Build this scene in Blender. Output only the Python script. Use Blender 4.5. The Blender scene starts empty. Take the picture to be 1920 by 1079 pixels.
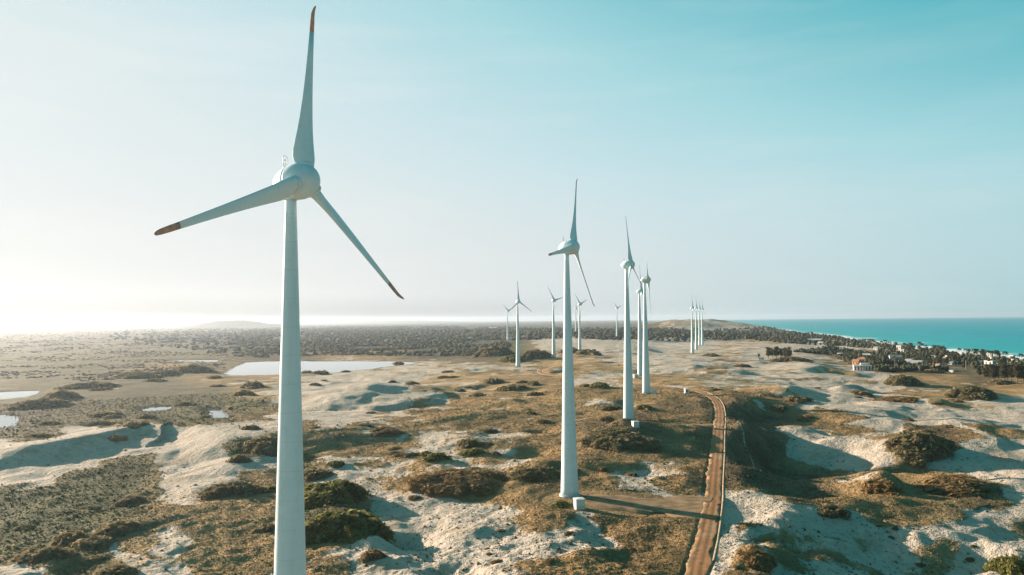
import bpy, math
import numpy as np
from mathutils import Matrix, Vector

sc = bpy.context.scene
COL = sc.collection
rng = np.random.default_rng(7)
R_ = math.radians

# ------------------------------------------------------------------ camera
F = 1450.0                       # focal length in photo pixels (photo 1920 x 1079)
PITCH = math.atan((598.6 - 539.5) / F)
ROLL = math.atan(18.5 / 1920)
ZC = 55.0
cp, sp, cr, sr = math.cos(PITCH), math.sin(PITCH), math.cos(ROLL), math.sin(ROLL)
cF = np.array([0, cp, sp]); cU0 = np.array([0, -sp, cp]); cR0 = np.array([1.0, 0, 0])
cR = cr * cR0 - sr * cU0; cU = sr * cR0 + cr * cU0


def ray(px, py):
    return cF + cR * ((px - 960) / F) + cU * ((539.5 - py) / F)


def unproj(px, py, z):
    d = ray(px, py)
    t = (z - ZC) / min(d[2], -1e-5)
    return d[0] * t, d[1] * t


def proj(x, y, z):
    dz = z - ZC
    d = x * cF[0] + y * cF[1] + dz * cF[2]
    a = x * cR[0] + y * cR[1] + dz * cR[2]
    b = x * cU[0] + y * cU[1] + dz * cU[2]
    d = np.maximum(d, 1e-3)
    return 960 + F * a / d, 539.5 - F * b / d


cam = bpy.data.cameras.new("camera")
camo = bpy.data.objects.new("camera", cam); COL.objects.link(camo); sc.camera = camo
cam.sensor_width = 36; cam.lens = 36 * F / 1920
cam.clip_start = 1; cam.clip_end = 120000
camo.matrix_world = Matrix(((cR[0], cU[0], -cF[0], 0), (cR[1], cU[1], -cF[1], 0), (cR[2], cU[2], -cF[2], ZC), (0, 0, 0, 1)))

# ------------------------------------------------------------------ sun, sky
SUN_AZ, SUN_EL = R_(-55), R_(13)           # azimuth from the viewing direction, + to the right
sd = Vector((math.sin(SUN_AZ) * math.cos(SUN_EL), math.cos(SUN_AZ) * math.cos(SUN_EL), math.sin(SUN_EL)))
sun = bpy.data.lights.new("sun", 'SUN'); suno = bpy.data.objects.new("sun", sun); COL.objects.link(suno)
sun.energy = 5.0; sun.angle = R_(0.6); sun.color = (1.0, 0.81, 0.635)
suno.rotation_euler = sd.to_track_quat('Z', 'Y').to_euler()
suno.location = (0, 0, 200)

w = bpy.data.worlds.new("World"); sc.world = w; w.use_nodes = True
nt = w.node_tree; N = nt.nodes; L = nt.links
bg = N['Background']; bg.inputs[1].default_value = 0.1


def mth(tree, op, a, b=None, clamp=False):
    n = tree.nodes.new('ShaderNodeMath'); n.operation = op; n.use_clamp = clamp
    for i, v in enumerate((a, b)):
        if v is None: continue
        if isinstance(v, (int, float)): n.inputs[i].default_value = v
        else: tree.links.new(v, n.inputs[i])
    return n.outputs[0]


def ramp(tree, fac, stops, interp='LINEAR'):
    n = tree.nodes.new('ShaderNodeValToRGB'); n.color_ramp.interpolation = interp
    e = n.color_ramp.elements
    while len(e) < len(stops): e.new(0.5)
    for el, (p, c) in zip(e, stops):
        el.position = p; el.color = (*c, 1) if len(c) == 3 else c
    tree.links.new(fac, n.inputs[0])
    return n.outputs[0]


def mix(tree, fac, a, b, mode='MIX'):
    n = tree.nodes.new('ShaderNodeMix'); n.data_type = 'RGBA'; n.blend_type = mode
    for s, v in ((n.inputs[0], fac), (n.inputs[6], a), (n.inputs[7], b)):
        if isinstance(v, (int, float)): s.default_value = v
        elif isinstance(v, tuple): s.default_value = (*v, 1)
        else: tree.links.new(v, s)
    return n.outputs[2]


sky = N.new('ShaderNodeTexSky'); sky.sky_type = 'NISHITA'; sky.sun_disc = False
sky.sun_elevation = SUN_EL; sky.sun_rotation = SUN_AZ
sky.dust_density = 2.0; sky.ozone_density = 4.0
tc = N.new('ShaderNodeTexCoord')
vd = N.new('ShaderNodeVectorMath'); vd.operation = 'DOT_PRODUCT'
L.new(tc.outputs['Generated'], vd.inputs[0]); vd.inputs[1].default_value = (math.sin(SUN_AZ), math.cos(SUN_AZ), 0.0)
sep = N.new('ShaderNodeSeparateXYZ'); L.new(tc.outputs['Generated'], sep.inputs[0])
ang = mth(nt, 'ARCCOSINE', mth(nt, 'MINIMUM', vd.outputs['Value'], 0.9999))
u = mth(nt, 'DIVIDE', mth(nt, 'SUBTRACT', ang, R_(21.5)), R_(67))
el = mth(nt, 'ARCSINE', sep.outputs[2])
v = mth(nt, 'MAXIMUM', mth(nt, 'DIVIDE', el, R_(22.6)), 0.0)
uc = mth(nt, 'MAXIMUM', u, 0.0)
v1 = mth(nt, 'MINIMUM', v, 1.8); u1 = mth(nt, 'MINIMUM', uc, 1.35)
s_ = mth(nt, 'ADD', mth(nt, 'ADD', mth(nt, 'MULTIPLY', u1, 0.4), mth(nt, 'MULTIPLY', v1, 0.3)),
         mth(nt, 'SUBTRACT', mth(nt, 'MULTIPLY', mth(nt, 'MULTIPLY', u1, v1), 0.4), 0.15))
SKYS = 1.0                                  # radiance scale of the gradient (display values / exposure)
s_ = mth(nt, 'MULTIPLY', s_, 0.5, True)
grad = ramp(nt, s_, [(0.0, (.79, .84, .84)), (.075, (.74, .82, .825)), (.15, (.62, .78, .82)), (.275, (.39, .69, .74)),
                     (.34, (.25, .59, .655)), (.435, (.085, .47, .54)), (.60, (.012, .27, .345)), (.9, (.0, .18, .24))])
hz = ramp(nt, mth(nt, 'MULTIPLY', uc, 0.5, True), [(0, (.90, .885, .85)), (.12, (.85, .85, .83)), (.27, (.71, .75, .76)), (.5, (.42, .63, .66)), (.8, (.12, .40, .44))])
hf = mth(nt, 'POWER', mth(nt, 'SUBTRACT', 1.0, mth(nt, 'MINIMUM', mth(nt, 'MULTIPLY', v, 1.9), 1.0)), 1.3)
# lowest sky dimmed in its colour, strongest sunward, to offset the haze box's glow
low = mth(nt, 'POWER', mth(nt, 'SUBTRACT', 1.0, mth(nt, 'MINIMUM', mth(nt, 'MULTIPLY', v, 11.0), 1.0)), 1.4)
dim = mth(nt, 'SUBTRACT', 1.0, mth(nt, 'MULTIPLY', low, mth(nt, 'MAXIMUM', mth(nt, 'SUBTRACT', .92, mth(nt, 'MULTIPLY', uc, 1.25)), 0.0)))
dm = N.new('ShaderNodeVectorMath'); dm.operation = 'SCALE'; L.new(hz, dm.inputs[0]); L.new(dim, dm.inputs[3])
skc = mix(nt, hf, grad, dm.outputs[0])
# thin streaks of high cloud, strongest towards the sun
mp = N.new('ShaderNodeMapping'); mp.inputs['Scale'].default_value = (1.2, 1.2, 9.0); L.new(tc.outputs['Generated'], mp.inputs[0])
cn = N.new('ShaderNodeTexNoise'); cn.inputs['Scale'].default_value = 2.3; cn.inputs['Detail'].default_value = 5; cn.inputs['Roughness'].default_value = .55
L.new(mp.outputs[0], cn.inputs['Vector'])
cl = mth(nt, 'MULTIPLY', mth(nt, 'MULTIPLY', mth(nt, 'SUBTRACT', cn.outputs[0], .47, True), 1.2, True), mth(nt, 'SUBTRACT', 1.0, mth(nt, 'MULTIPLY', uc, .7, True)))
skc = mix(nt, cl, skc, (.93, .91, .87))
scl = N.new('ShaderNodeVectorMath'); scl.operation = 'SCALE'; L.new(skc, scl.inputs[0]); scl.inputs[3].default_value = 3.4
fin = mix(nt, 0.012, scl.outputs[0], sky.outputs[0])
L.new(fin, bg.inputs[0])

sc.view_settings.view_transform = 'Standard'; sc.view_settings.look = 'None'
sc.view_settings.exposure = 1.55; sc.view_settings.gamma = 1

# ------------------------------------------------------------------ noise


def pnoise(x, y, seed=0):
    """2-D gradient noise, about -0.7 .. 0.7"""
    x = np.asarray(x, np.float64); y = np.asarray(y, np.float64)
    xi = np.floor(x).astype(np.int64); yi = np.floor(y).astype(np.int64)
    fx = (x - xi).astype(np.float32); fy = (y - yi).astype(np.float32)

    def g(ix, iy, dx, dy):
        h = (ix * 374761393 + iy * 668265263 + seed * 974711) & 0xFFFFFFFF
        h = ((h ^ (h >> 13)) * 1274126177) & 0xFFFFFFFF
        h = (h ^ (h >> 16)) & 1023
        return GX[h] * dx + GY[h] * dy
    ux = fx * fx * fx * (fx * (fx * 6 - 15) + 10); uy = fy * fy * fy * (fy * (fy * 6 - 15) + 10)
    a = g(xi, yi, fx, fy); b = g(xi + 1, yi, fx - 1, fy)
    c = g(xi, yi + 1, fx, fy - 1); d = g(xi + 1, yi + 1, fx - 1, fy - 1)
    return (a + (b - a) * ux) * (1 - uy) + (c + (d - c) * ux) * uy


_t = np.arange(1024) * (2 * np.pi / 1024)
GX = np.cos(_t).astype(np.float32); GY = np.sin(_t).astype(np.float32)


def sstep(a, b, x):
    t = np.clip((x - a) / (b - a), 0, 1)
    return t * t * (3 - 2 * t)


# ------------------------------------------------------------------ base relief
HUB_H, ROT_R = 75.0, 23.8
# x, y, ground z, yaw of the rotor axis (deg), rotor phase (deg)
TURB = [
    (-27.85, 97.2, -2.55, 61.8, 81.9), (16.85, 236.5, 1.7, 66.3, 70.2), (55.4, 373.3, 5.65, 70.0, 98.4),
]


def turb_from_px(bx, by, hx, hy):
    """tower base and hub in the photo -> position for a 75 m hub"""
    h = math.hypot(bx - hx, by - hy)
    d = F * HUB_H / h
    r1 = ray(bx, by); k = d / (r1 @ cF)
    return r1[0] * k, r1[1] * k, ZC + r1[2] * k


for bx, by, hx, hy, yaw, ph in [
    (1212, 738, 1209.5, 525, 79, 148), (1201, 706, 1200.5, 547, 72, 92), (971.5, 688, 972, 566, 48, 91),
    (1038.5, 670, 1038, 564, 57, 131), (1087.5, 663, 1087.5, 571, 58, 138), (1080, 631, 1080, 579, 70, 92),
    (952, 638, 952.5, 583, 50, 138), (1157, 635, 1157, 578, 52, 136),
    (1298.5, 663, 1298, 578, 66, 100), (1306, 656, 1306, 578.5, 66, 95), (1312, 648, 1312, 579, 66, 92), (1317, 647.5, 1317, 580.5, 68, 90)]:
    TURB.append((*turb_from_px(bx, by, hx, hy), yaw, ph))

CTRL = [(t[0], t[1], t[2]) for t in TURB]
for px, py, z in [
    (50, 735, -4), (300, 760, -4), (420, 790, -4.5), (250, 690, -4), (20, 660, -4), (440, 650, -3), (640, 650, -3), (850, 650, -1),
    (500, 690, -5), (640, 690, -5), (740, 682, -5), (100, 1000, -5), (250, 930, -5), (60, 940, -5), (400, 960, -3), (400, 1060, -2.5), (80, 1079, -3),
    (620, 960, -2), (760, 980, -2.5), (900, 1000, -1.5), (1100, 1030, 0), (900, 880, 0), (700, 840, -1.5), (650, 780, -2.5), (850, 760, 0), (560, 720, -3.5),
    (900, 700, 1.5), (800, 710, -1), (1040, 780, 2.5), (960, 830, 1), (1130, 870, 2.2), (1230, 870, 2.6), (1250, 770, 5.2),
    (1330, 960, 1.2), (1335, 880, 2.6), (1345, 800, 5), (1330, 740, 6), (1290, 1079, .5), (1400, 980, 0), (1430, 1060, 0),
    (1550, 1050, -4), (1700, 1020, -5.5), (1900, 1060, -7), (1600, 930, -4), (1800, 930, -6), (1500, 850, -3.5), (1680, 830, -4), (1850, 850, -6),
    (1600, 770, -1.5), (1800, 790, -4), (1440, 740, 2.0), (1480, 690, 1), (1700, 730, -3.5), (1850, 730, -5), (1640, 694, -3), (1800, 690, -5), (1915, 700, -4.5),
    (1400, 660, 2), (1250, 680, 5), (1120, 690, 5), (1140, 650, 7), (1440, 650, 0), (1560, 650, -3), (1700, 668, -5), (1850, 678, -6.5),
    (1300, 632, 6), (1200, 625, 8), (1000, 620, 6), (700, 620, 2), (300, 620, 0), (1400, 620, 2), (1470, 628, -2)]:
    CTRL.append((*unproj(px, py, z), z))
CTRL = np.array(CTRL)
CTH = np.arctan2(CTRL[:, 0], CTRL[:, 1]) * 5.0; CLR = np.log(np.hypot(CTRL[:, 0], CTRL[:, 1])) * 3.0


def base(x, y):
    x = np.asarray(x, float); y = np.asarray(y, float)
    th = np.arctan2(x, y) * 5.0; lr = np.log(np.maximum(np.hypot(x, y), 30)) * 3.0
    num = np.zeros_like(th); den = np.zeros_like(th)
    for a, b, z in zip(CTH, CLR, CTRL[:, 2]):
        q = (th - a) ** 2 + (lr - b) ** 2 + 0.004
        wgt = 1.0 / (q * q)
        num += wgt * z; den += wgt
    return num / den


def gpt(px, py, dz=0.0):
    """ground point (base relief + dz) seen at a photo pixel"""
    z = 0.0
    for _ in range(12):
        x, y = unproj(px, py, z + dz)
        z = 0.5 * z + 0.5 * float(base(x, y))
    return x, y


def gpts(l, dz=0.0):
    return np.array([gpt(a, b, dz) for a, b in l])


# ------------------------------------------------------------------ outlines on the ground
ROAD = gpts([(1296, 1150), (1306, 1079), (1317, 1030), (1329, 985), (1336, 940), (1340, 890), (1344.5, 840), (1348, 800), (1350, 775), (1347, 757), (1335, 744), (1316, 735), (1285, 729),
             (1230, 724), (1160, 717), (1100, 710), (1055, 706), (1028, 703), (1013, 699.5), (1011, 695), (1020, 691), (1045, 687)])


def smooth_line(P, n=4, it=3):
    for _ in range(it):
        Q = [P[0]]
        for a, b in zip(P[:-1], P[1:]):
            Q += [a * .75 + b * .25, a * .25 + b * .75]
        Q.append(P[-1]); P = np.array(Q)
    return P


ROAD = smooth_line(ROAD)
SPUR2 = smooth_line(gpts([(1098, 936), (1150, 940), (1230, 944), (1300, 948), (1326, 950)]), it=2)
SPUR3 = smooth_line(gpts([(1180, 797), (1240, 797), (1300, 796), (1338, 797)]), it=2)
SPUR4 = smooth_line(gpts([(1216, 740), (1260, 740), (1310, 740), (1336, 743)]), it=2)
ROADS = [(ROAD, 2.5), (SPUR2, 13), (SPUR3, 3.6), (SPUR4, 3.4)]


# paths worn through the plants down to bare sand
TRAILS = [(smooth_line(gpts(l), it=2), tw) for l, tw in [
    ([(180, 1003), (205, 1018), (222, 1040), (244, 1062), (256, 1100)], .9), ([(212, 1030), (250, 1046), (290, 1062), (340, 1085)], .8), ([(236, 1052), (262, 1058), (276, 1100)], .6),
    ([(1362, 925), (1363, 960), (1358, 1000), (1348, 1040), (1330, 1100)], 2.4), ([(1352, 1060), (1372, 1020), (1396, 1000), (1440, 990), (1520, 994)], 1.8),
    ([(1375, 780), (1392, 815), (1420, 850), (1470, 885)], .28), ([(1690, 775), (1770, 800), (1860, 830), (1900, 880)], 2.0)]]


def dist_line(x, y, P, R=60.0):
    """distance to a polyline, position along it (0..1) and side (+ left of travel); R: beyond it returns R"""
    d = np.full(x.shape, R, float); s = np.zeros_like(d); side = np.zeros_like(d)
    seg = np.hypot(*(P[1:] - P[:-1]).T); cum = np.concatenate(([0], np.cumsum(seg))); tot = cum[-1]
    for i in range(len(P) - 1):
        ax, ay = P[i]; bx, by = P[i + 1]
        m = np.nonzero((x > min(ax, bx) - R) & (x < max(ax, bx) + R) & (y > min(ay, by) - R) & (y < max(ay, by) + R))[0]
        if len(m) == 0: continue
        vx, vy = bx - ax, by - ay; l2 = vx * vx + vy * vy + 1e-9
        t = np.clip(((x[m] - ax) * vx + (y[m] - ay) * vy) / l2, 0, 1)
        dx = x[m] - ax - t * vx; dy = y[m] - ay - t * vy
        q = np.hypot(dx, dy); k = q < d[m]
        mm = m[k]
        d[mm] = q[k]; s[mm] = (cum[i] + t[k] * seg[i]) / tot
        side[mm] = np.sign(vx * dy[k] - vy * dx[k])
    return d, s, side


def in_poly(x, y, P):
    m = np.zeros(x.shape, bool)
    bb = np.nonzero((x >= P[:, 0].min()) & (x <= P[:, 0].max()) & (y >= P[:, 1].min()) & (y <= P[:, 1].max()))[0]
    if len(bb) == 0: return m
    xx, yy = x[bb], y[bb]; r = np.zeros(len(bb), bool)
    j = len(P) - 1
    for i in range(len(P)):
        xi, yi = P[i]; xj, yj = P[j]
        r ^= ((yi > yy) != (yj > yy)) & (xx < (xj - xi) * (yy - yi) / (yj - yi + 1e-12) + xi)
        j = i
    m[bb] = r
    return m


# ponds: photo outline, water level
WATER = [
    ("lagoon", -5.0, [(420, 701), (438, 690), (462, 680), (520, 677.5), (640, 678), (740, 678), (785, 680.5), (764, 684), (722, 688), (690, 693), (640, 697), (560, 702), (480, 704), (432, 704)]),
    ("pond", -5.0, [(284, 677), (330, 675.5), (412, 675), (405, 679), (340, 679.5)]),
    ("pond", -4.6, [(-40, 737), (20, 734), (76, 733), (68, 739), (45, 746), (10, 749), (-40, 750)]),
    ("pond", -4.6, [(-40, 779), (10, 778), (40, 780), (33, 792), (26, 799), (0, 804), (-40, 808)]),
    ("pond", -4.9, [(261, 769), (288, 763), (323, 762), (320, 768), (300, 771), (272, 773)]),
    ("pond", -5.2, [(387, 768), (413, 768), (430, 782), (444, 803), (424, 807), (400, 788)]),
    ("pond", -5.2, [(439, 808), (447, 807), (452, 811), (444, 814)]),
]
WATERP = [(n, z, np.array([unproj(a, b, z) for a, b in l])) for n, z, l in WATER]

ZSEA = -8.0
SHORE = np.array([unproj(a, b, ZSEA) for a, b in [(2300, 718), (2050, 690), (1920, 675), (1840, 665.5), (1760, 656.5), (1700, 649.5), (1640, 642), (1600, 636.5),
                                                     (1540, 629.5), (1500, 624.5), (1440, 617), (1400, 610.5), (1370, 606)]] + [(2600, 14000), (3300, 26000)])
SHORE = np.concatenate([[(400, -3000)], SHORE])


def sea_dist(x, y):
    """signed distance to the shoreline, + on the land side"""
    d, s, side = dist_line(x, y, SHORE, 5000.0)
    poly = np.concatenate([SHORE, [(60000, 30000), (60000, -3000)]])
    ins = in_poly(x, y, poly)
    return np.where(ins, -d, d)


# ------------------------------------------------------------------ plant cover of the ground, sketched as a coarse map
ROWS = [612, 622, 635, 650, 668, 690, 712, 735, 760, 785, 810, 840, 870, 900, 935, 970, 1005, 1040, 1079]
CODE = [
    "ooooofffffffffffmmmuuuuuu", "ooooofffffffsssfssmuuuuuu", "oooofffffffffssssmbuuuuuu", "ooooofffffffgssmsmtsstuuu", "ooooooffbbffgbmstmttduuuu",
    "oogobobbstmtmbbttmttmddud", "ooooobbtstmbbbtbbttttmbdb", "oooooomsssmmbbbbbbmtsmbbb", "oooooogsssmbbbbbddbmssmts", "ooooogbmsmmbbbbdbddbmssss",
    "oosssssbbmmbbbddbddmbmdbm", "ssssssgbbbmbmbbdbddssmdss", "sssgsssgmmbbmbbbbddtsttst", "ssggssbgmbbdmdmtbdddmbbbs", "ggggmbbgdttbbbbbbttdbbbdm",
    "ggggbbbgdtstmbmbbttstbtst", "gggmtbbbbsttmmmbbbmtttsst", "gggmtmbbbsttmmmbbmtttttst", "ssgtsbbbbsttmmmbbmtttttst"]
PXS = np.arange(25) * 80.0
#            cover, R, G, B of the plants, dune amplitude
CLS = {'s': (.06, .27, .19, .10, 1.0), 't': (.33, .26, .19, .105, .85), 'm': (.47, .29, .195, .10, .9), 'b': (.74, .285, .19, .095, .7),
       'd': (.97, .135, .10, .058, .6), 'g': (.97, .085, .085, .036, .5), 'o': (.95, .115, .10, .052, .22), 'f': (1.0, .06, .058, .032, .3), 'u': (.9, .075, .07, .04, .3)}
GRID = np.array([[CLS[c] for c in r] for r in CODE], np.float64)


def cover_map(x, y, zb):
    px, py = proj(x, y, zb)
    wx = pnoise(x / 31, y / 31, 11) * 26 * np.clip(300 / np.maximum(y, 50), .1, 2); wy = pnoise(x / 31, y / 31, 12) * 12 * np.clip(250 / np.maximum(y, 50), .05, 2)
    px = np.clip(px + wx, 0, 1919.9); py = np.clip(py + wy, ROWS[0], ROWS[-1] - .01)
    py = np.where(y < 20, ROWS[-1] - .01, py)
    fi = np.interp(py, ROWS, np.arange(len(ROWS))); fj = px / 80.0
    i = np.minimum(fi.astype(int), len(ROWS) - 2); j = np.minimum(fj.astype(int), 23)
    a = (fi - i)[:, None]; b = (fj - j)[:, None]
    a = a * a * (3 - 2 * a); b = b * b * (3 - 2 * b)
    return (GRID[i, j] * (1 - b) + GRID[i, j + 1] * b) * (1 - a) + (GRID[i + 1, j] * (1 - b) + GRID[i + 1, j + 1] * b) * a


# ------------------------------------------------------------------ dunes, hollows, ridges
SA = np.array([-sd.x, -sd.y]); SA /= np.hypot(*SA)          # the way shadows fall
SB = np.array([SA[1], -SA[0]])
# px, py of the middle, reach towards the sun, reach down-sun, half width across, height (m)
BUMPS = [(*gpt(a, b), l1, l2, lb, h) for a, b, l1, l2, lb, h in [
    # hollows blown out of the sand (steep on the sunny side, so they lie in shade)
    (742, 1015, 5, 13, 9, -3.2), (835, 1066, 4, 10, 6, -2.6), (975, 852, 5, 13, 10, -3.0), (1012, 812, 4, 8, 6, -2.2), (1190, 884, 5, 12, 9, -2.6),
    (788, 755, 10, 30, 34, -7.5), (845, 742, 8, 18, 16, -4), (1445, 850, 12, 34, 44, -9.5), (1420, 770, 10, 40, 40, -6.5), (1565, 850, 8, 30, 26, -5.0), (1470, 910, 10, 30, 16, -5),
    (1640, 1055, 8, 26, 14, -3.6), (1480, 1065, 6, 16, 10, -2.6), (1780, 1060, 8, 20, 14, -3.0), (1430, 1000, 5, 16, 8, -2.2), (1120, 1010, 4, 12, 7, -1.8), (1180, 1045, 4, 10, 7, -1.6),
    (1090, 975, 4, 14, 6, -1.6), (905, 725, 8, 18, 14, -2.5), (1060, 695, 8, 22, 24, -4), (1150, 680, 8, 22, 20, -3), (120, 1070, 4, 8, 10, -1.5), (700, 955, 4, 12, 6, -2.0),
    (1545, 700, 12, 44, 30, -5), (1500, 745, 9, 40, 26, -4.5), (1640, 706, 12, 40, 26, -3), (1700, 870, 8, 30, 14, -4), (1850, 860, 8, 30, 16, -4), (1560, 1000, 6, 22, 8, -2.5), (1150, 760, 8, 22, 20, -3),
    # mounds held together by plants
    (640, 975, 13, 8, 11, 1.6), (622, 935, 10, 8, 8, 1.2), (1013, 890, 12, 7, 12, 3.6), (850, 912, 16, 10, 16, 3.4), (1655, 912, 9, 6, 8, 4.4), (1735, 846, 10, 8, 10, 6.5), (1800, 915, 14, 10, 10, 3.6),
    (1160, 830, 12, 16, 24, 4.5), (1690, 720, 22, 12, 20, 4.5), (1830, 742, 20, 12, 18, 5.5), (1760, 762, 20, 10, 14, 3.0), (1640, 955, 18, 10, 12, 2.4), (1420, 1050, 7, 6, 7, 2.0),
    (1105, 880, 8, 6, 8, 2.0), (880, 830, 10, 7, 8, 2.0), (700, 1030, 5, 4, 5, 2.4), (1490, 678, 22, 10, 20, 4.5), (1600, 735, 20, 9, 16, 3.5), (1480, 735, 24, 9, 22, 4), (1570, 955, 8, 6, 8, 2.2),
    (690, 742, 50, 34, 46, 8.5), (620, 760, 30, 26, 30, 3.0), (880, 790, 24, 12, 20, 2.5), (1900, 1050, 8, 8, 8, 2.5), (1500, 800, 14, 10, 14, 3.2), (1840, 800, 20, 12, 16, 2.5), (1290, 690, 20, 20, 26, 2.5),
    (1380, 700, 24, 14, 26, 3), (1420, 685, 24, 12, 24, 3), (960, 760, 16, 9, 14, 2.6), (1130, 765, 14, 9, 12, 2.4), (560, 745, 20, 14, 20, 2.0), (925, 715, 18, 10, 14, 2.6)]]
# long dune crests: photo points of the crest with height, then (slip share, slip width, lee width, windward width)
RIDGES = []


def ridge(pts, slip, ws, wl, ww):
    P = []; H = []
    for a, b, h in pts:
        P.append(gpt(a, b, h)); H.append(h)
    RIDGES.append((np.array(P), np.array(H), slip, ws, wl, ww))


ridge([(-120, 880, 3), (0, 850, 7), (100, 829, 8.5), (160, 818, 9), (215, 806, 9.5), (275, 794, 9.5)], .62, 16, 95, 45)
ridge([(165, 818, 8.0), (215, 806, 9.0), (280, 792, 9.5), (345, 786, 10.5), (400, 797, 9.5), (440, 822, 8.0), (470, 846, 4.5), (500, 866, 2)], .12, 20, 120, 20)
ridge([(470, 842, 5), (430, 872, 4), (400, 892, 3), (350, 930, 1.5)], .5, 10, 20, 22)
ridge([(1580, 812, 2.5), (1640, 822, 4), (1700, 832, 5), (1740, 838, 5)], .3, 16, 40, 24)
ridge([(1470, 735, 2), (1530, 748, 3.5), (1600, 762, 3.5), (1650, 778, 2)], .3, 16, 40, 30)
ridge([(1480, 674, 2), (1540, 690, 4), (1590, 708, 4), (1650, 722, 2)], .35, 18, 50, 40)
ridge([(1560, 935, 1.5), (1660, 938, 2.5), (1790, 958, 3), (1920, 1000, 2)], .1, 16, 28, 28)
ridge([(1400, 990, 1.5), (1520, 968, 2.2), (1640, 962, 2.2), (1760, 985, 2.2), (1870, 1032, 2)], .25, 12, 20, 24)
ridge([(1090, 822, 2), (1150, 806, 3), (1220, 802, 3), (1300, 806, 1.5)], .3, 12, 26, 16)
ridge([(1750, 785, 1), (1830, 800, 2.5), (1880, 835, 2.5), (1915, 870, 2)], .6, 7, 24, 26)
# far hills: x, y, half length x, half length y, height
HILLS = [(730, 3250, 235, 330, 25), (640, 3050, 120, 220, 18), (830, 3500, 200, 300, 22), (560, 2850, 130, 200, 7), (1010, 3500, 160, 300, 12),
         (-2720, 7500, 230, 500, 48), (-3000, 7600, 260, 500, 30), (-2450, 7700, 300, 500, 28), (-9300, 14500, 700, 900, 70), (-3000, 16000, 1800, 900, 50)]


def cell(r):
    return np.maximum(np.where(r < 150, 1.0 + 0 * r, np.clip(.7 * r * r / 42500, .45, .005 * r)), r * .00105)


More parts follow.
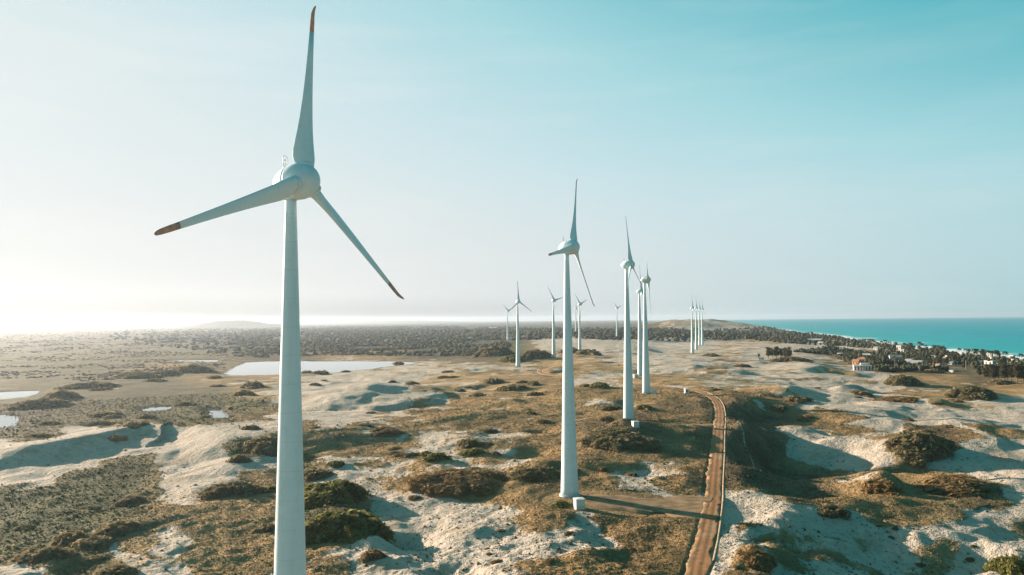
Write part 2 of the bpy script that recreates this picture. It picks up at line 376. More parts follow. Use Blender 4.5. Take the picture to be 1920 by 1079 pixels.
def height(x, y, detail=True):
    x = np.asarray(x, float); y = np.asarray(y, float)
    r = np.hypot(x, y); c = cell(r)
    zb = base(x, y)
    zf = np.zeros_like(x)
    # drawn features
    wx = pnoise(x / 17, y / 17, 31) * 5; wy = pnoise(x / 17, y / 17, 32) * 5
    for bx, by, l1, l2, lb, h in BUMPS:
        m = np.nonzero((np.abs(x - bx) < 3.2 * max(l1, l2, lb)) & (np.abs(y - by) < 3.2 * max(l1, l2, lb)))[0]
        if len(m) == 0: continue
        dx = x[m] - bx + wx[m] * min(1, lb / 12); dy = y[m] - by + wy[m] * min(1, lb / 12)
        a = dx * SA[0] + dy * SA[1]; b = dx * SB[0] + dy * SB[1]
        q = (a / np.where(a < 0, l1, l2)) ** 2 + (b / lb) ** 2
        zf[m] += h * (np.exp(-q ** 1.25) if h < 0 else np.exp(-q * 1.1))
    zr = np.zeros_like(x)
    for P, H, slip, ws, wl, ww in RIDGES:
        R = 2.2 * max(wl, ww)
        d, s, side = dist_line(x + wx * .7, y + wy * .7, P, R)
        m = np.nonzero(d < R)[0]
        if len(m) == 0: continue
        seg = np.concatenate(([0], np.cumsum(np.hypot(*(P[1:] - P[:-1]).T)))); seg /= seg[-1]
        hh = np.interp(s[m], seg, H) * np.minimum(1, np.minimum(s[m], 1 - s[m]) * 7 + .12)
        # lee = the side that shadows fall to
        i = np.clip(np.searchsorted(seg, s[m]) - 1, 0, len(P) - 2)
        tx = P[i + 1, 0] - P[i, 0]; ty = P[i + 1, 1] - P[i, 1]
        lee = np.sign(tx * SA[1] - ty * SA[0]); dd = d[m] * side[m] * lee
        pl = slip * np.clip(1 - dd / ws, 0, 1) + (1 - slip) * np.exp(-(dd / wl) ** 2 * 1.5)
        pw = np.exp(-(dd / ww) ** 2 * 1.2)
        zr[m] = np.maximum(zr[m], hh * np.where(dd > 0, pl, pw))
    zf += zr
    for hx, hy, lx, ly, h in HILLS:
        q = ((x - hx) / lx) ** 2 + ((y - hy) / ly) ** 2
        zf += h * np.exp(-q ** 1.3) * (1 + .25 * pnoise(x / 90, y / 90, 5))
    cm = cover_map(x, y, zb + zf)
    amp = cm[:, 4] * (1 - .7 * np.clip(zr / 6, 0, 1))
    # free dunes
    def oc(lam, seed, f=1.0):
        k = np.clip((lam / c - 2) / 2, 0, 1)
        return k * pnoise(x / lam + f * wx * .06, y / lam + f * wy * .06, seed)
    z = np.zeros_like(x)
    z += amp * (1.6 * oc(95, 41) + 2.2 * (.35 - np.abs(oc(52, 42))) + 1.9 * oc(27, 43) + 1.35 * (.3 - np.abs(oc(15, 44))))
    sandy = np.clip(1 - cm[:, 0], 0, 1)
    if detail:
        am2 = .35 + .65 * amp
        z += am2 * (.75 * oc(8, 45) + .55 * oc(4.2, 46) + .40 * oc(2.3, 47) + .24 * oc(1.3, 48))
    # plant hummocks
    n = cover_noise(x, y)
    cov = cover_amount(cm[:, 0], n)
    z += cov * .5 * amp * np.clip(4 / c, 0, 1)
    # keep roads, turbine pads and water level
    flat = np.ones_like(x); low = np.zeros_like(x)
    for P, hw in ROADS:
        d, s, side = dist_line(x, y, P, 30)
        flat = np.minimum(flat, sstep(hw + .6, hw + 8, d))
        low = np.maximum(low, .3 * (1 - sstep(hw - .3, hw + 1.2, d)))
    for t in TURB:
        d = np.hypot(x - t[0], y - t[1])
        flat = np.minimum(flat, .0 + sstep(3.6, 10, d))
    rip = np.clip((2.2 - c) / 1.2, 0, 1) * np.clip(sandy * 2 - .8, 0, 1) * np.clip(pnoise(x / 40, y / 40, 71) * 2.5 + .25, 0, 1)
    z += rip * .10 * np.sin((x * SA[0] + y * SA[1] + 3.5 * pnoise(x / 11, y / 11, 72)) * 2 * np.pi / 4.6)
    z = zb + zf * flat + z * (flat * .93 + .07 * (low < .01)) - low
    for nme, zw, P in WATERP:
        ww = 1.0 if nme == "lagoon" else .35
        d, s, side = dist_line(x, y, np.concatenate([P, P[:1]]), 30)
        na_ = ww if np.ptp(P[:, 0]) > 25 else .12
        nz = pnoise(x / 9, y / 9, 77) * (6 * na_) + pnoise(x / 3.3, y / 3.3, 78) * 2.0 * na_
        sg = np.where(in_poly(x, y, P), d, -d) + nz
        k = sstep(-22 * ww, 1.0, sg)
        z = z * (1 - k) + np.where(sg > 0, zw - .12 - np.minimum(sg * .1, .8), zw + .1) * k
    sdist = sea_dist(x, y) + pnoise(x / 60, y / 60, 88) * 14
    beach = ZSEA + .05 + np.maximum(sdist, 0) * .05
    k = sstep(120, 20, sdist)
    z = np.where(sdist > 0, z * (1 - k) + np.minimum(z, beach) * k, ZSEA - .05 - np.minimum(-sdist * .03, 4))
    for P, tw in TRAILS:
        d, s, side = dist_line(x + wx * .25, y + wy * .25, P, 30)
        cov = cov * sstep(tw * .6, tw * 1.5, d)
    return z, cm, cov, sandy, sdist, zb


def cover_noise(x, y):
    r = np.hypot(x, y)
    n = .34 * pnoise(x / 80, y / 80, 50) + .46 * pnoise(x / 34, y / 34, 51) + .34 * pnoise(x / 14, y / 14, 52) + .17 * pnoise(x / 5.5, y / 5.5, 53) + .1 * pnoise(x / 2.4, y / 2.4, 54)
    return .5 + n * .95


def cover_amount(dens, n):
    return np.clip((dens - n) / .16 + .5, 0, 1)


# ------------------------------------------------------------------ object helpers


def tag(o, label=None, cat=None, group=None, kind=None):
    if label: o["label"] = label
    if cat: o["category"] = cat
    if group: o["group"] = group
    if kind: o["kind"] = kind
    return o


def mesh_np(name, verts, faces, mat=None, parent=None, smooth=False, attrs=None):
    """faces: (n,3) or (n,4) int array"""
    me = bpy.data.meshes.new(name)
    verts = np.ascontiguousarray(verts, np.float32); faces = np.ascontiguousarray(faces, np.int32)
    k = faces.shape[1]
    me.vertices.add(len(verts)); me.vertices.foreach_set("co", verts.ravel())
    me.loops.add(faces.size); me.loops.foreach_set("vertex_index", faces.ravel())
    me.polygons.add(len(faces))
    me.polygons.foreach_set("loop_start", np.arange(0, faces.size, k, dtype=np.int32))
    if smooth: me.polygons.foreach_set("use_smooth", np.ones(len(faces), bool))
    for an, arr in (attrs or {}).items():
        if arr.ndim == 1:
            a = me.attributes.new(an, 'FLOAT', 'POINT'); a.data.foreach_set("value", np.ascontiguousarray(arr, np.float32))
        else:
            a = me.attributes.new(an, 'FLOAT_COLOR', 'POINT')
            c4 = np.ones((len(arr), 4), np.float32); c4[:, :3] = arr; a.data.foreach_set("color", c4.ravel())
    me.update(calc_edges=True); me.validate()
    o = bpy.data.objects.new(name, me); COL.objects.link(o)
    if mat: me.materials.append(mat)
    if parent is not None: o.parent = parent
    return o


def mesh_py(name, verts, faces, mat=None, parent=None, smooth=False):
    me = bpy.data.meshes.new(name); me.from_pydata([tuple(v) for v in verts], [], faces)
    if smooth: me.polygons.foreach_set("use_smooth", [True] * len(me.polygons))
    me.update()
    o = bpy.data.objects.new(name, me); COL.objects.link(o)
    if mat: me.materials.append(mat)
    if parent is not None: o.parent = parent
    return o


def empty(name, loc, rz=0.0):
    o = bpy.data.objects.new(name, None); COL.objects.link(o)
    o.location = loc; o.rotation_euler = (0, 0, rz); o.empty_display_size = 1
    return o


def copy_tree(o, parent=None):
    c = o.copy(); COL.objects.link(c)
    if parent is not None: c.parent = parent
    for ch in list(o.children):
        copy_tree(ch, c)
    return c


class MB:
    """collects boxes, tubes and quads for one mesh object"""
    def __init__(s): s.v = []; s.f = []

    def box(s, c, d, bev=0.0):
        x, y, z = (q / 2 for q in d); n = len(s.v)
        for sz in (-1, 1):
            for sx, sy in ((-1, -1), (1, -1), (1, 1), (-1, 1)): s.v.append((c[0] + sx * x, c[1] + sy * y, c[2] + sz * z))
        s.f += [tuple(n + i for i in q) for q in ((3, 2, 1, 0), (4, 5, 6, 7), (0, 1, 5, 4), (1, 2, 6, 5), (2, 3, 7, 6), (3, 0, 4, 7))]
        return s

    def tube(s, pts, rad, n=6):
        pts = [Vector(p) for p in pts]; st = len(s.v)
        if not isinstance(rad, (list, tuple)): rad = [rad] * len(pts)
        for i, p in enumerate(pts):
            t = (pts[min(i + 1, len(pts) - 1)] - pts[max(i - 1, 0)]).normalized()
            a = t.orthogonal().normalized() if i == 0 else (a - t * a.dot(t)).normalized()
            b = t.cross(a)
            for k in range(n):
                q = 2 * math.pi * k / n
                s.v.append(tuple(p + (a * math.cos(q) + b * math.sin(q)) * rad[i]))
        for i in range(len(pts) - 1):
            for k in range(n):
                s.f.append((st + i * n + k, st + i * n + (k + 1) % n, st + (i + 1) * n + (k + 1) % n, st + (i + 1) * n + k))
        s.f.append(tuple(st + k for k in reversed(range(n)))); s.f.append(tuple(st + (len(pts) - 1) * n + k for k in range(n)))
        return s

    def poly(s, vs, fs):
        n = len(s.v); s.v += [tuple(v) for v in vs]; s.f += [tuple(n + i for i in f) for f in fs]
        return s

    def build(s, name, mat, parent=None, smooth=False):
        return mesh_py(name, s.v, s.f, mat, parent, smooth)


# ------------------------------------------------------------------ materials


def newmat(name):
    m = bpy.data.materials.new(name); m.use_nodes = True
    t = m.node_tree; b = t.nodes['Principled BSDF']
    b.inputs['Specular IOR Level'].default_value = .25
    return m, t, b


def noise(t, scale, detail=3, rough=.55, vec=None):
    n = t.nodes.new('ShaderNodeTexNoise'); n.inputs['Scale'].default_value = scale; n.inputs['Detail'].default_value = detail; n.inputs['Roughness'].default_value = rough
    if vec is None:
        c = t.nodes.new('ShaderNodeTexCoord'); vec = c.outputs['Object']
    t.links.new(vec, n.inputs['Vector'])
    return n.outputs[0]


def attr(t, name):
    a = t.nodes.new('ShaderNodeAttribute'); a.attribute_name = name
    return a


def bump(t, b, h, strength, dist):
    n = t.nodes.new('ShaderNodeBump'); n.inputs['Strength'].default_value = strength; n.inputs['Distance'].default_value = dist
    t.links.new(h, n.inputs['Height']); t.links.new(n.outputs[0], b.inputs['Normal'])


def simple(name, col, rough=.7, var=.12, scale=1.5, spec=.25):
    m, t, b = newmat(name)
    n = noise(t, scale, 4)
    lo = tuple(c * (1 - var) for c in col); hi = tuple(min(1, c * (1 + var)) for c in col)
    t.links.new(ramp(t, n, [(.3, lo), (.7, hi)]), b.inputs['Base Color'])
    b.inputs['Roughness'].default_value = rough; b.inputs['Specular IOR Level'].default_value = spec
    return m


def m_ground():
    m, t, b = newmat("dune_ground")
    veg = attr(t, "veg").outputs['Fac']; vc = attr(t, "veg_col").outputs['Color']
    n1 = noise(t, 1.3, 4, .6); n2 = noise(t, .35, 3); n3 = noise(t, 4.0, 2)
    sand = ramp(t, n2, [(.25, (.40, .335, .275)), (.55, (.455, .385, .315)), (.8, (.50, .43, .355))])
    sand = mix(t, mth(t, 'MULTIPLY', mth(t, 'SUBTRACT', n1, .56, True), 2.2, True), sand, (.33, .265, .19))
    n6 = noise(t, .6, 3, .75)
    sand = mix(t, mth(t, 'MULTIPLY', mth(t, 'SUBTRACT', n6, .58, True), 7.0, True), sand, (.20, .15, .095))
    n4 = noise(t, .16, 4, .7); n5 = noise(t, .045, 4, .65)
    sand = mix(t, mth(t, 'MULTIPLY', mth(t, 'SUBTRACT', n4, .55, True), 4.0, True), sand, (.26, .20, .13))
    sand = mix(t, mth(t, 'MULTIPLY', mth(t, 'SUBTRACT', n5, .54, True), 5.0, True), sand, (.27, .215, .145))
    f = mth(t, 'ADD', veg, mth(t, 'MULTIPLY', mth(t, 'SUBTRACT', n1, .5), .9))
    f = mth(t, 'DIVIDE', mth(t, 'SUBTRACT', f, .32), .36, True)
    vary = ramp(t, n1, [(.28, (.75, .73, .68)), (.5, (1, 1, 1)), (.72, (1.28, 1.22, 1.12))])
    vcol = mix(t, 1.0, vc, vary, 'MULTIPLY')
    vcol = mix(t, 1.0, vcol, ramp(t, n4, [(.3, (.74, .76, .72)), (.5, (1, 1, 1)), (.7, (1.2, 1.15, 1.1))]), 'MULTIPLY')
    vcol = mix(t, 1.0, vcol, ramp(t, n5, [(.3, (.45, .52, .47)), (.5, (1, 1, 1)), (.68, (1.35, 1.25, 1.15))]), 'MULTIPLY')
    vcol = mix(t, mth(t, 'MULTIPLY', mth(t, 'SUBTRACT', n3, .6, True), 1.4, True), vcol, (.30, .22, .13))
    t.links.new(mix(t, f, sand, vcol), b.inputs['Base Color'])
    b.inputs['Roughness'].default_value = .95; b.inputs['Specular IOR Level'].default_value = .1
    h = mth(t, 'ADD', mth(t, 'ADD', mth(t, 'MULTIPLY', n1, .5), mth(t, 'MULTIPLY', n3, .2)), mth(t, 'ADD', mth(t, 'MULTIPLY', n4, 1.8), mth(t, 'MULTIPLY', n6, 1.6)))
    bump(t, b, h, .85, .6)
    return m


def m_leaf(name, lo, hi, trans=.35):
    m, t, b = newmat(name)
    a = attr(t, "tone").outputs['Fac']
    oi = t.nodes.new('ShaderNodeObjectInfo')
    f = mth(t, 'ADD', mth(t, 'MULTIPLY', a, .8), mth(t, 'MULTIPLY', oi.outputs['Random'], .2))
    c = ramp(t, f, [(0, lo), (1, hi)])
    t.links.new(c, b.inputs['Base Color']); b.inputs['Roughness'].default_value = .8; b.inputs['Specular IOR Level'].default_value = .15
    tr = t.nodes.new('ShaderNodeBsdfTranslucent'); t.links.new(c, tr.inputs[0])
    mx = t.nodes.new('ShaderNodeMixShader'); mx.inputs[0].default_value = trans
    t.links.new(b.outputs[0], mx.inputs[1]); t.links.new(tr.outputs[0], mx.inputs[2])
    t.links.new(mx.outputs[0], t.nodes['Material Output'].inputs[0])
    return m


def m_water(name, col, rough, bscale, bstr, foam=False):
    m, t, b = newmat(name)
    c = t.nodes.new('ShaderNodeTexCoord')
    mpn = t.nodes.new('ShaderNodeMapping'); mpn.inputs['Rotation'].default_value = (0, 0, R_(35)); mpn.inputs['Scale'].default_value = (1, .35, 1)
    t.links.new(c.outputs['Object'], mpn.inputs[0])
    n1 = noise(t, bscale, 4, .6, mpn.outputs[0]); n2 = noise(t, bscale * .12, 3, .5, mpn.outputs[0])
    lo = tuple(q * .8 for q in col); hi = tuple(min(1, q * 1.18) for q in col)
    cc = ramp(t, mth(t, 'ADD', mth(t, 'MULTIPLY', n1, .6), mth(t, 'MULTIPLY', n2, .4)), [(.35, lo), (.65, hi)])
    if foam:
        sh = attr(t, "shore").outputs['Fac']
        n3 = noise(t, .012, 5, .65, mpn.outputs[0])
        cc = mix(t, mth(t, 'MULTIPLY', mth(t, 'SUBTRACT', 1.0, mth(t, 'DIVIDE', sh, 500.0), True), .5, True), cc, (.03, .40, .38))
        fo = mth(t, 'MULTIPLY', mth(t, 'SUBTRACT', mth(t, 'ADD', n3, mth(t, 'MULTIPLY', mth(t, 'SUBTRACT', 1.0, mth(t, 'DIVIDE', sh, 140.0), True), .32)), .69, True), 9.0, True)
        cc = mix(t, fo, cc, (.8, .8, .78))
    t.links.new(cc, b.inputs['Base Color']); b.inputs['Roughness'].default_value = rough
    b.inputs['Specular IOR Level'].default_value = .05 if foam else .5; b.inputs['IOR'].default_value = 1.33
    bump(t, b, n1, bstr, 1.0)
    return m


M = {}
M['ground'] = m_ground()
M['water'] = m_water("still_water", (.06, .10, .11), .04, .5, .015)
M['sea'] = m_water("sea_water", (.0, .275, .345), .5, .03, .25, True)
M['white'] = None


def m_turbine(name, seams):
    m, t, b = newmat(name)
    n = noise(t, .35, 4, .6)
    c = ramp(t, n, [(.3, (.56, .69, .715)), (.7, (.62, .75, .775))])
    dirt = noise(t, 1.1, 5, .65)
    c = mix(t, mth(t, 'MULTIPLY', mth(t, 'SUBTRACT', dirt, .52, True), 1.6, True), c, (.47, .50, .46))
    if seams:
        tcx = t.nodes.new('ShaderNodeTexCoord'); sx = t.nodes.new('ShaderNodeSeparateXYZ'); t.links.new(tcx.outputs['Object'], sx.inputs[0])
        md = mth(t, 'FRACT', mth(t, 'DIVIDE', sx.outputs[2], 3.55))
        line = mth(t, 'LESS_THAN', md, .028)
        c = mix(t, mth(t, 'MULTIPLY', line, .26), c, (.38, .42, .42))
        # rain streaks running down the concrete
        mq = t.nodes.new('ShaderNodeMapping'); mq.inputs['Scale'].default_value = (2.2, 2.2, .05); t.links.new(tcx.outputs['Object'], mq.inputs[0])
        st = noise(t, 1.0, 4, .6, mq.outputs[0])
        c = mix(t, mth(t, 'MULTIPLY', mth(t, 'SUBTRACT', st, .47, True), 1.5, True), c, (.47, .54, .53))
    t.links.new(c, b.inputs['Base Color']); b.inputs['Roughness'].default_value = .5; b.inputs['Specular IOR Level'].default_value = .35
    return m


M['tower'] = m_turbine("painted_concrete", True)
M['shell'] = m_turbine("painted_shell", False)
M['red'] = simple("faded_red_paint", (.54, .26, .175), .6, .3, 1.2)
M['steel'] = simple("galvanised_steel", (.30, .31, .31), .5, .15, 3)
M['collar'] = simple("grey_collar", (.42, .45, .45), .6, .1, 2)
M['dark'] = simple("dark_opening", (.03, .035, .04), .4, .2, 2)
M['kiosk'] = simple("kiosk_paint", (.70, .69, .65), .6, .08, 1.2)
M['kioskroof'] = simple("kiosk_roof", (.74, .73, .70), .6, .08, 1.2)
M['groove'] = simple("kiosk_groove", (.32, .33, .32), .6, .1, 2)
M['dirt'] = None


def m_dirt():
    m, t, b = newmat("red_dirt")
    n1 = noise(t, .6, 5, .65); n2 = noise(t, .09, 3)
    c = ramp(t, n1, [(.3, (.215, .105, .048)), (.55, (.285, .145, .066)), (.75, (.36, .21, .108))])
    ac = attr(t, "across").outputs['Fac']                       # -1..1 across the track
    ab = mth(t, 'ABSOLUTE', ac)
    rut = mth(t, 'SUBTRACT', 1.0, mth(t, 'DIVIDE', mth(t, 'ABSOLUTE', mth(t, 'SUBTRACT', ab, .36)), .16), True)
    c = mix(t, mth(t, 'MULTIPLY', rut, mth(t, 'MULTIPLY', mth(t, 'SUBTRACT', noise(t, .13, 3, .6), .42, True), 1.9, True)), c, (.17, .085, .05))
    n7 = noise(t, .22, 5, .7)
    edge = mth(t, 'MULTIPLY', mth(t, 'SUBTRACT', mth(t, 'ADD', ab, mth(t, 'MULTIPLY', mth(t, 'SUBTRACT', n7, .5), 2.6)), .66, True), 3.5, True)
    c = mix(t, edge, c, (.27, .185, .105))
    c = mix(t, mth(t, 'MULTIPLY', mth(t, 'SUBTRACT', n2, .52, True), 5.0, True), c, (.36, .235, .145))
    t.links.new(c, b.inputs['Base Color']); b.inputs['Roughness'].default_value = .95; b.inputs['Specular IOR Level'].default_value = .1
    bump(t, b, n1, .5, .25)
    return m


M['dirt'] = m_dirt()
M['pad'] = simple("trampled_sand", (.235, .155, .088), .95, .45, .3, .1)
M['leaf'] = m_leaf("shrub_leaf", (.07, .075, .025), (.30, .285, .09), .45)
M['leafdark'] = m_leaf("scrub_leaf", (.135, .115, .06), (.34, .275, .15), .5)
M['leafbrown'] = m_leaf("dry_leaf", (.15, .095, .045), (.38, .25, .115), .42)
M['tree'] = m_leaf("tree_leaf", (.038, .042, .021), (.11, .105, .052), .3)
M['wood'] = m_leaf("bush_leaf", (.085, .08, .044), (.165, .148, .082), .4)
M['scrubleaf'] = m_leaf("plain_scrub_leaf", (.085, .075, .04), (.15, .13, .07), .4)
M['palm'] = m_leaf("palm_frond", (.03, .034, .014), (.09, .09, .04), .25)
M['bark'] = simple("bark", (.16, .125, .095), .9, .25, 2)


def m_grass():
    m, t, b = newmat("dry_grass_blade")
    c = attr(t, "col").outputs['Color']
    t.links.new(c, b.inputs['Base Color']); b.inputs['Roughness'].default_value = .9; b.inputs['Specular IOR Level'].default_value = .1
    tr = t.nodes.new('ShaderNodeBsdfTranslucent'); t.links.new(c, tr.inputs[0])
    mx = t.nodes.new('ShaderNodeMixShader'); mx.inputs[0].default_value = .45
    t.links.new(b.outputs[0], mx.inputs[1]); t.links.new(tr.outputs[0], mx.inputs[2])
    t.links.new(mx.outputs[0], t.nodes['Material Output'].inputs[0])
    return m


M['grass'] = m_grass()
#PART2
# ------------------------------------------------------------------ the ground: one sheet from below the drone to the horizon
rows = [6.0]
while rows[-1] < 18000:
    r = rows[-1]
    rows.append(r + (max(1.2, .07 * r) if r < 148 else min(max(.7 * r * r / 42500, .45), .005 * r) if r < 4500 else .014 * r))
rows = np.array(rows)
th = np.concatenate([np.arange(-180, -60, 3.0), np.arange(-60, -38, .22), np.arange(-38, 38, .06), np.arange(38, 60, .22), np.arange(60, 180.01, 3.0)])
thr = np.radians(th)
NR, NT = len(rows), len(th)
GXY = np.stack([(rows[:, None] * np.sin(thr)[None, :]).ravel(), (rows[:, None] * np.cos(thr)[None, :]).ravel()], 1)
Z, CM, COV, SANDY, SDIST, ZB = height(GXY[:, 0], GXY[:, 1])
ii = np.arange((NR - 1) * (NT - 1)); a = (ii // (NT - 1)) * NT + ii % (NT - 1)
faces = np.stack([a, a + NT, a + NT + 1, a + 1], 1)
VC = CM[:, 1:4] * (1 + .28 * pnoise(GXY[:, 0] / 19, GXY[:, 1] / 19, 61)[:, None] * np.array([1.0, .85, .7]) + .45 * pnoise(GXY[:, 0] / 140, GXY[:, 1] / 140, 62)[:, None])
for _n, _z, P in WATERP:                                   # wet, grown-over margins of the ponds
    d, s_, side = dist_line(GXY[:, 0], GXY[:, 1], np.concatenate([P, P[:1]]), 30)
    k = sstep(11 if _n == "lagoon" else 6, 1, d + 3 * pnoise(GXY[:, 0] / 7, GXY[:, 1] / 7, 66)) * .85
    VC = VC * (1 - k[:, None]) + np.array([.10, .082, .05]) * k[:, None]; COV = np.maximum(COV, k)
beach = (np.abs(SDIST - 15) < 45)
COV = np.where(beach, 0, COV)
ground = mesh_np("dune_ground", np.column_stack([GXY, Z]), faces, M['ground'], None, True, {"veg": COV, "veg_col": VC})
tag(ground, "pale sand dunes with brown grass running to the horizon", "ground", None, "structure")
Zg = Z.reshape(NR, NT)
_lr = rows; ICOL = np.arange(NT)


def hz_at(x, y):
    """height of the built ground sheet"""
    r = np.hypot(x, y); t = np.degrees(np.arctan2(x, y))
    fi = np.interp(r, rows, np.arange(NR)); fj = np.interp(t, th, np.arange(NT))
    i = np.minimum(np.floor(fi).astype(int), NR - 2); j = np.minimum(np.floor(fj).astype(int), NT - 2)
    a = fi - i; b = fj - j
    return (Zg[i, j] * (1 - b) + Zg[i, j + 1] * b) * (1 - a) + (Zg[i + 1, j] * (1 - b) + Zg[i + 1, j + 1] * b) * a


def ground_hit(px, py):
    """point of the built ground that a photo pixel looks at"""
    d = ray(px, py)
    y = np.geomspace(60, 9000, 6000); t = y / d[1]
    x = d[0] * t; z = ZC + d[2] * t
    hgt = hz_at(x, y)
    k = np.nonzero(z <= hgt)[0]
    i = k[0] if len(k) else len(y) - 1
    return float(x[i]), float(y[i]), float(hgt[i])


# water
for k, (n, zw, P) in enumerate(WATERP):
    c = P.mean(0); big = c + (P - c) * 1.04 + np.sign(P - c) * 4
    o = mesh_py(n, [(p[0], p[1], zw) for p in big], [tuple(range(len(big)))], M['water'])
    tag(o, None, None, None, "structure")
sr = np.concatenate([[700], np.geomspace(760, 3000, 60), np.geomspace(3100, 18000, 40)]); st = np.radians(np.concatenate([np.arange(2, 44, .25), np.arange(44, 130, 3)]))
sx = (sr[:, None] * np.sin(st)[None]).ravel(); sy = (sr[:, None] * np.cos(st)[None]).ravel()
sdd = sea_dist(sx, sy)
nT = len(st); ii = np.arange((len(sr) - 1) * (nT - 1)); a = (ii // (nT - 1)) * nT + ii % (nT - 1)
fs = np.stack([a, a + nT, a + nT + 1, a + 1], 1)
keep = (sdd[fs] < 60).any(1)
sea = mesh_np("sea", np.column_stack([sx, sy, np.full(len(sx), ZSEA)]), fs[keep], M['sea'], None, True, {"shore": np.maximum(-sdd, 0)})
tag(sea, None, None, None, "structure")


# dirt tracks: strips laid on the prepared ground, edges tucked below it
def strip(name, P, hw, mat, zoff=.0, kind="structure", lip=.5, wob=.35, taper=None):
    seg = np.hypot(*(P[1:] - P[:-1]).T); cum = np.concatenate(([0], np.cumsum(seg)))
    n = max(8, int(cum[-1] / 1.5)); s = np.linspace(0, cum[-1], n)
    X = np.interp(s, cum, P[:, 0]); Y = np.interp(s, cum, P[:, 1])
    tx = np.gradient(X); ty = np.gradient(Y); l = np.hypot(tx, ty); nx, ny = ty / l, -tx / l
    prof = [(-1.12, -.75), (-1.0, .0), (-.8, .05), (-.5, .02), (-.36, -.03), (-.2, .03), (0, .05), (.2, .03), (.36, -.03), (.5, .02), (.8, .05), (1.0, .0), (1.12, -.75)]
    V = []; A = []
    if taper is not None: hw = hw * np.interp(np.linspace(0, 1, n), np.linspace(0, 1, len(taper)), taper)
    for k, (u_, dz) in enumerate(prof):
        ww = hw * (1 + wob * 2.0 * pnoise(s / 9.0, s * 0 + k * .9, 91)) if abs(u_) > .7 else hw
        x = X + nx * u_ * ww; y = Y + ny * u_ * ww
        z = base(X, Y) + zoff + dz * 1.0 - .12
        V.append(np.column_stack([x, y, z])); A.append(np.full(n, u_))
    V = np.stack(V, 1).reshape(-1, 3); A = np.stack(A, 1).ravel()
    k = len(prof); ii = np.arange((n - 1) * (k - 1)); a = (ii // (k - 1)) * k + ii % (k - 1)
    o = mesh_np(name, V, np.stack([a, a + 1, a + k + 1, a + k], 1), mat, None, True, {"across": A})
    tag(o, None, None, None, kind)
    return o


strip("dirt_road", ROAD, 2.5, M['dirt'], 0.0)
strip("sand_path", SPUR2, 13, M['pad'], -.03, taper=[.5, .66, .82, .95, 1.0])
strip("sand_path", SPUR3, 3.4, M['pad'], -.03)
strip("sand_path", SPUR4, 3.2, M['pad'], -.03)
# pale bank of sand pushed up along the right-hand edge of the road
kk = (ROAD[:, 1] > 175) & (ROAD[:, 1] < 520) & (ROAD[:, 0] > 40)
BK = ROAD[kk][:]
tv = np.gradient(BK, axis=0); tv /= np.hypot(tv[:, 0], tv[:, 1])[:, None]
BKR = BK + np.column_stack([tv[:, 1], -tv[:, 0]]) * 2.95
m_bank = simple("pale_sand_bank", (.36, .26, .17), .95, .4, .5, .1)
V = []
n = len(BKR)
for k, (u_, dz) in enumerate([(-.5, -.6), (-.25, .02), (.0, .12), (.3, -.02), (.8, -.8)]):
    x = BKR[:, 0] + tv[:, 1] * u_; y = BKR[:, 1] - tv[:, 0] * u_
    V.append(np.column_stack([x, y, base(BK[:, 0], BK[:, 1]) + dz + .35 * pnoise(np.arange(n) * .23, np.full(n, k * .3), 5) - .05]))
V = np.stack(V, 1).reshape(-1, 3)
ii = np.arange((n - 1) * 4); a = (ii // 4) * 5 + ii % 4
tag(mesh_np("road_verge", V, np.stack([a, a + 1, a + 6, a + 5], 1), m_bank, None, True), None, None, None, "structure")

# ------------------------------------------------------------------ dry grass and low scrub as ground cover (nobody could count it)


def road_clear(x, y):
    m = np.ones(len(x), bool)
    for P, hw in ROADS:
        d, s, side = dist_line(x, y, P, 30)
        m &= d > hw + .3 + .7 * (pnoise(x / 3, y / 3, 8) > 0)
    for t in TURB:
        m &= np.hypot(x - t[0], y - t[1]) > 3.2
    return m


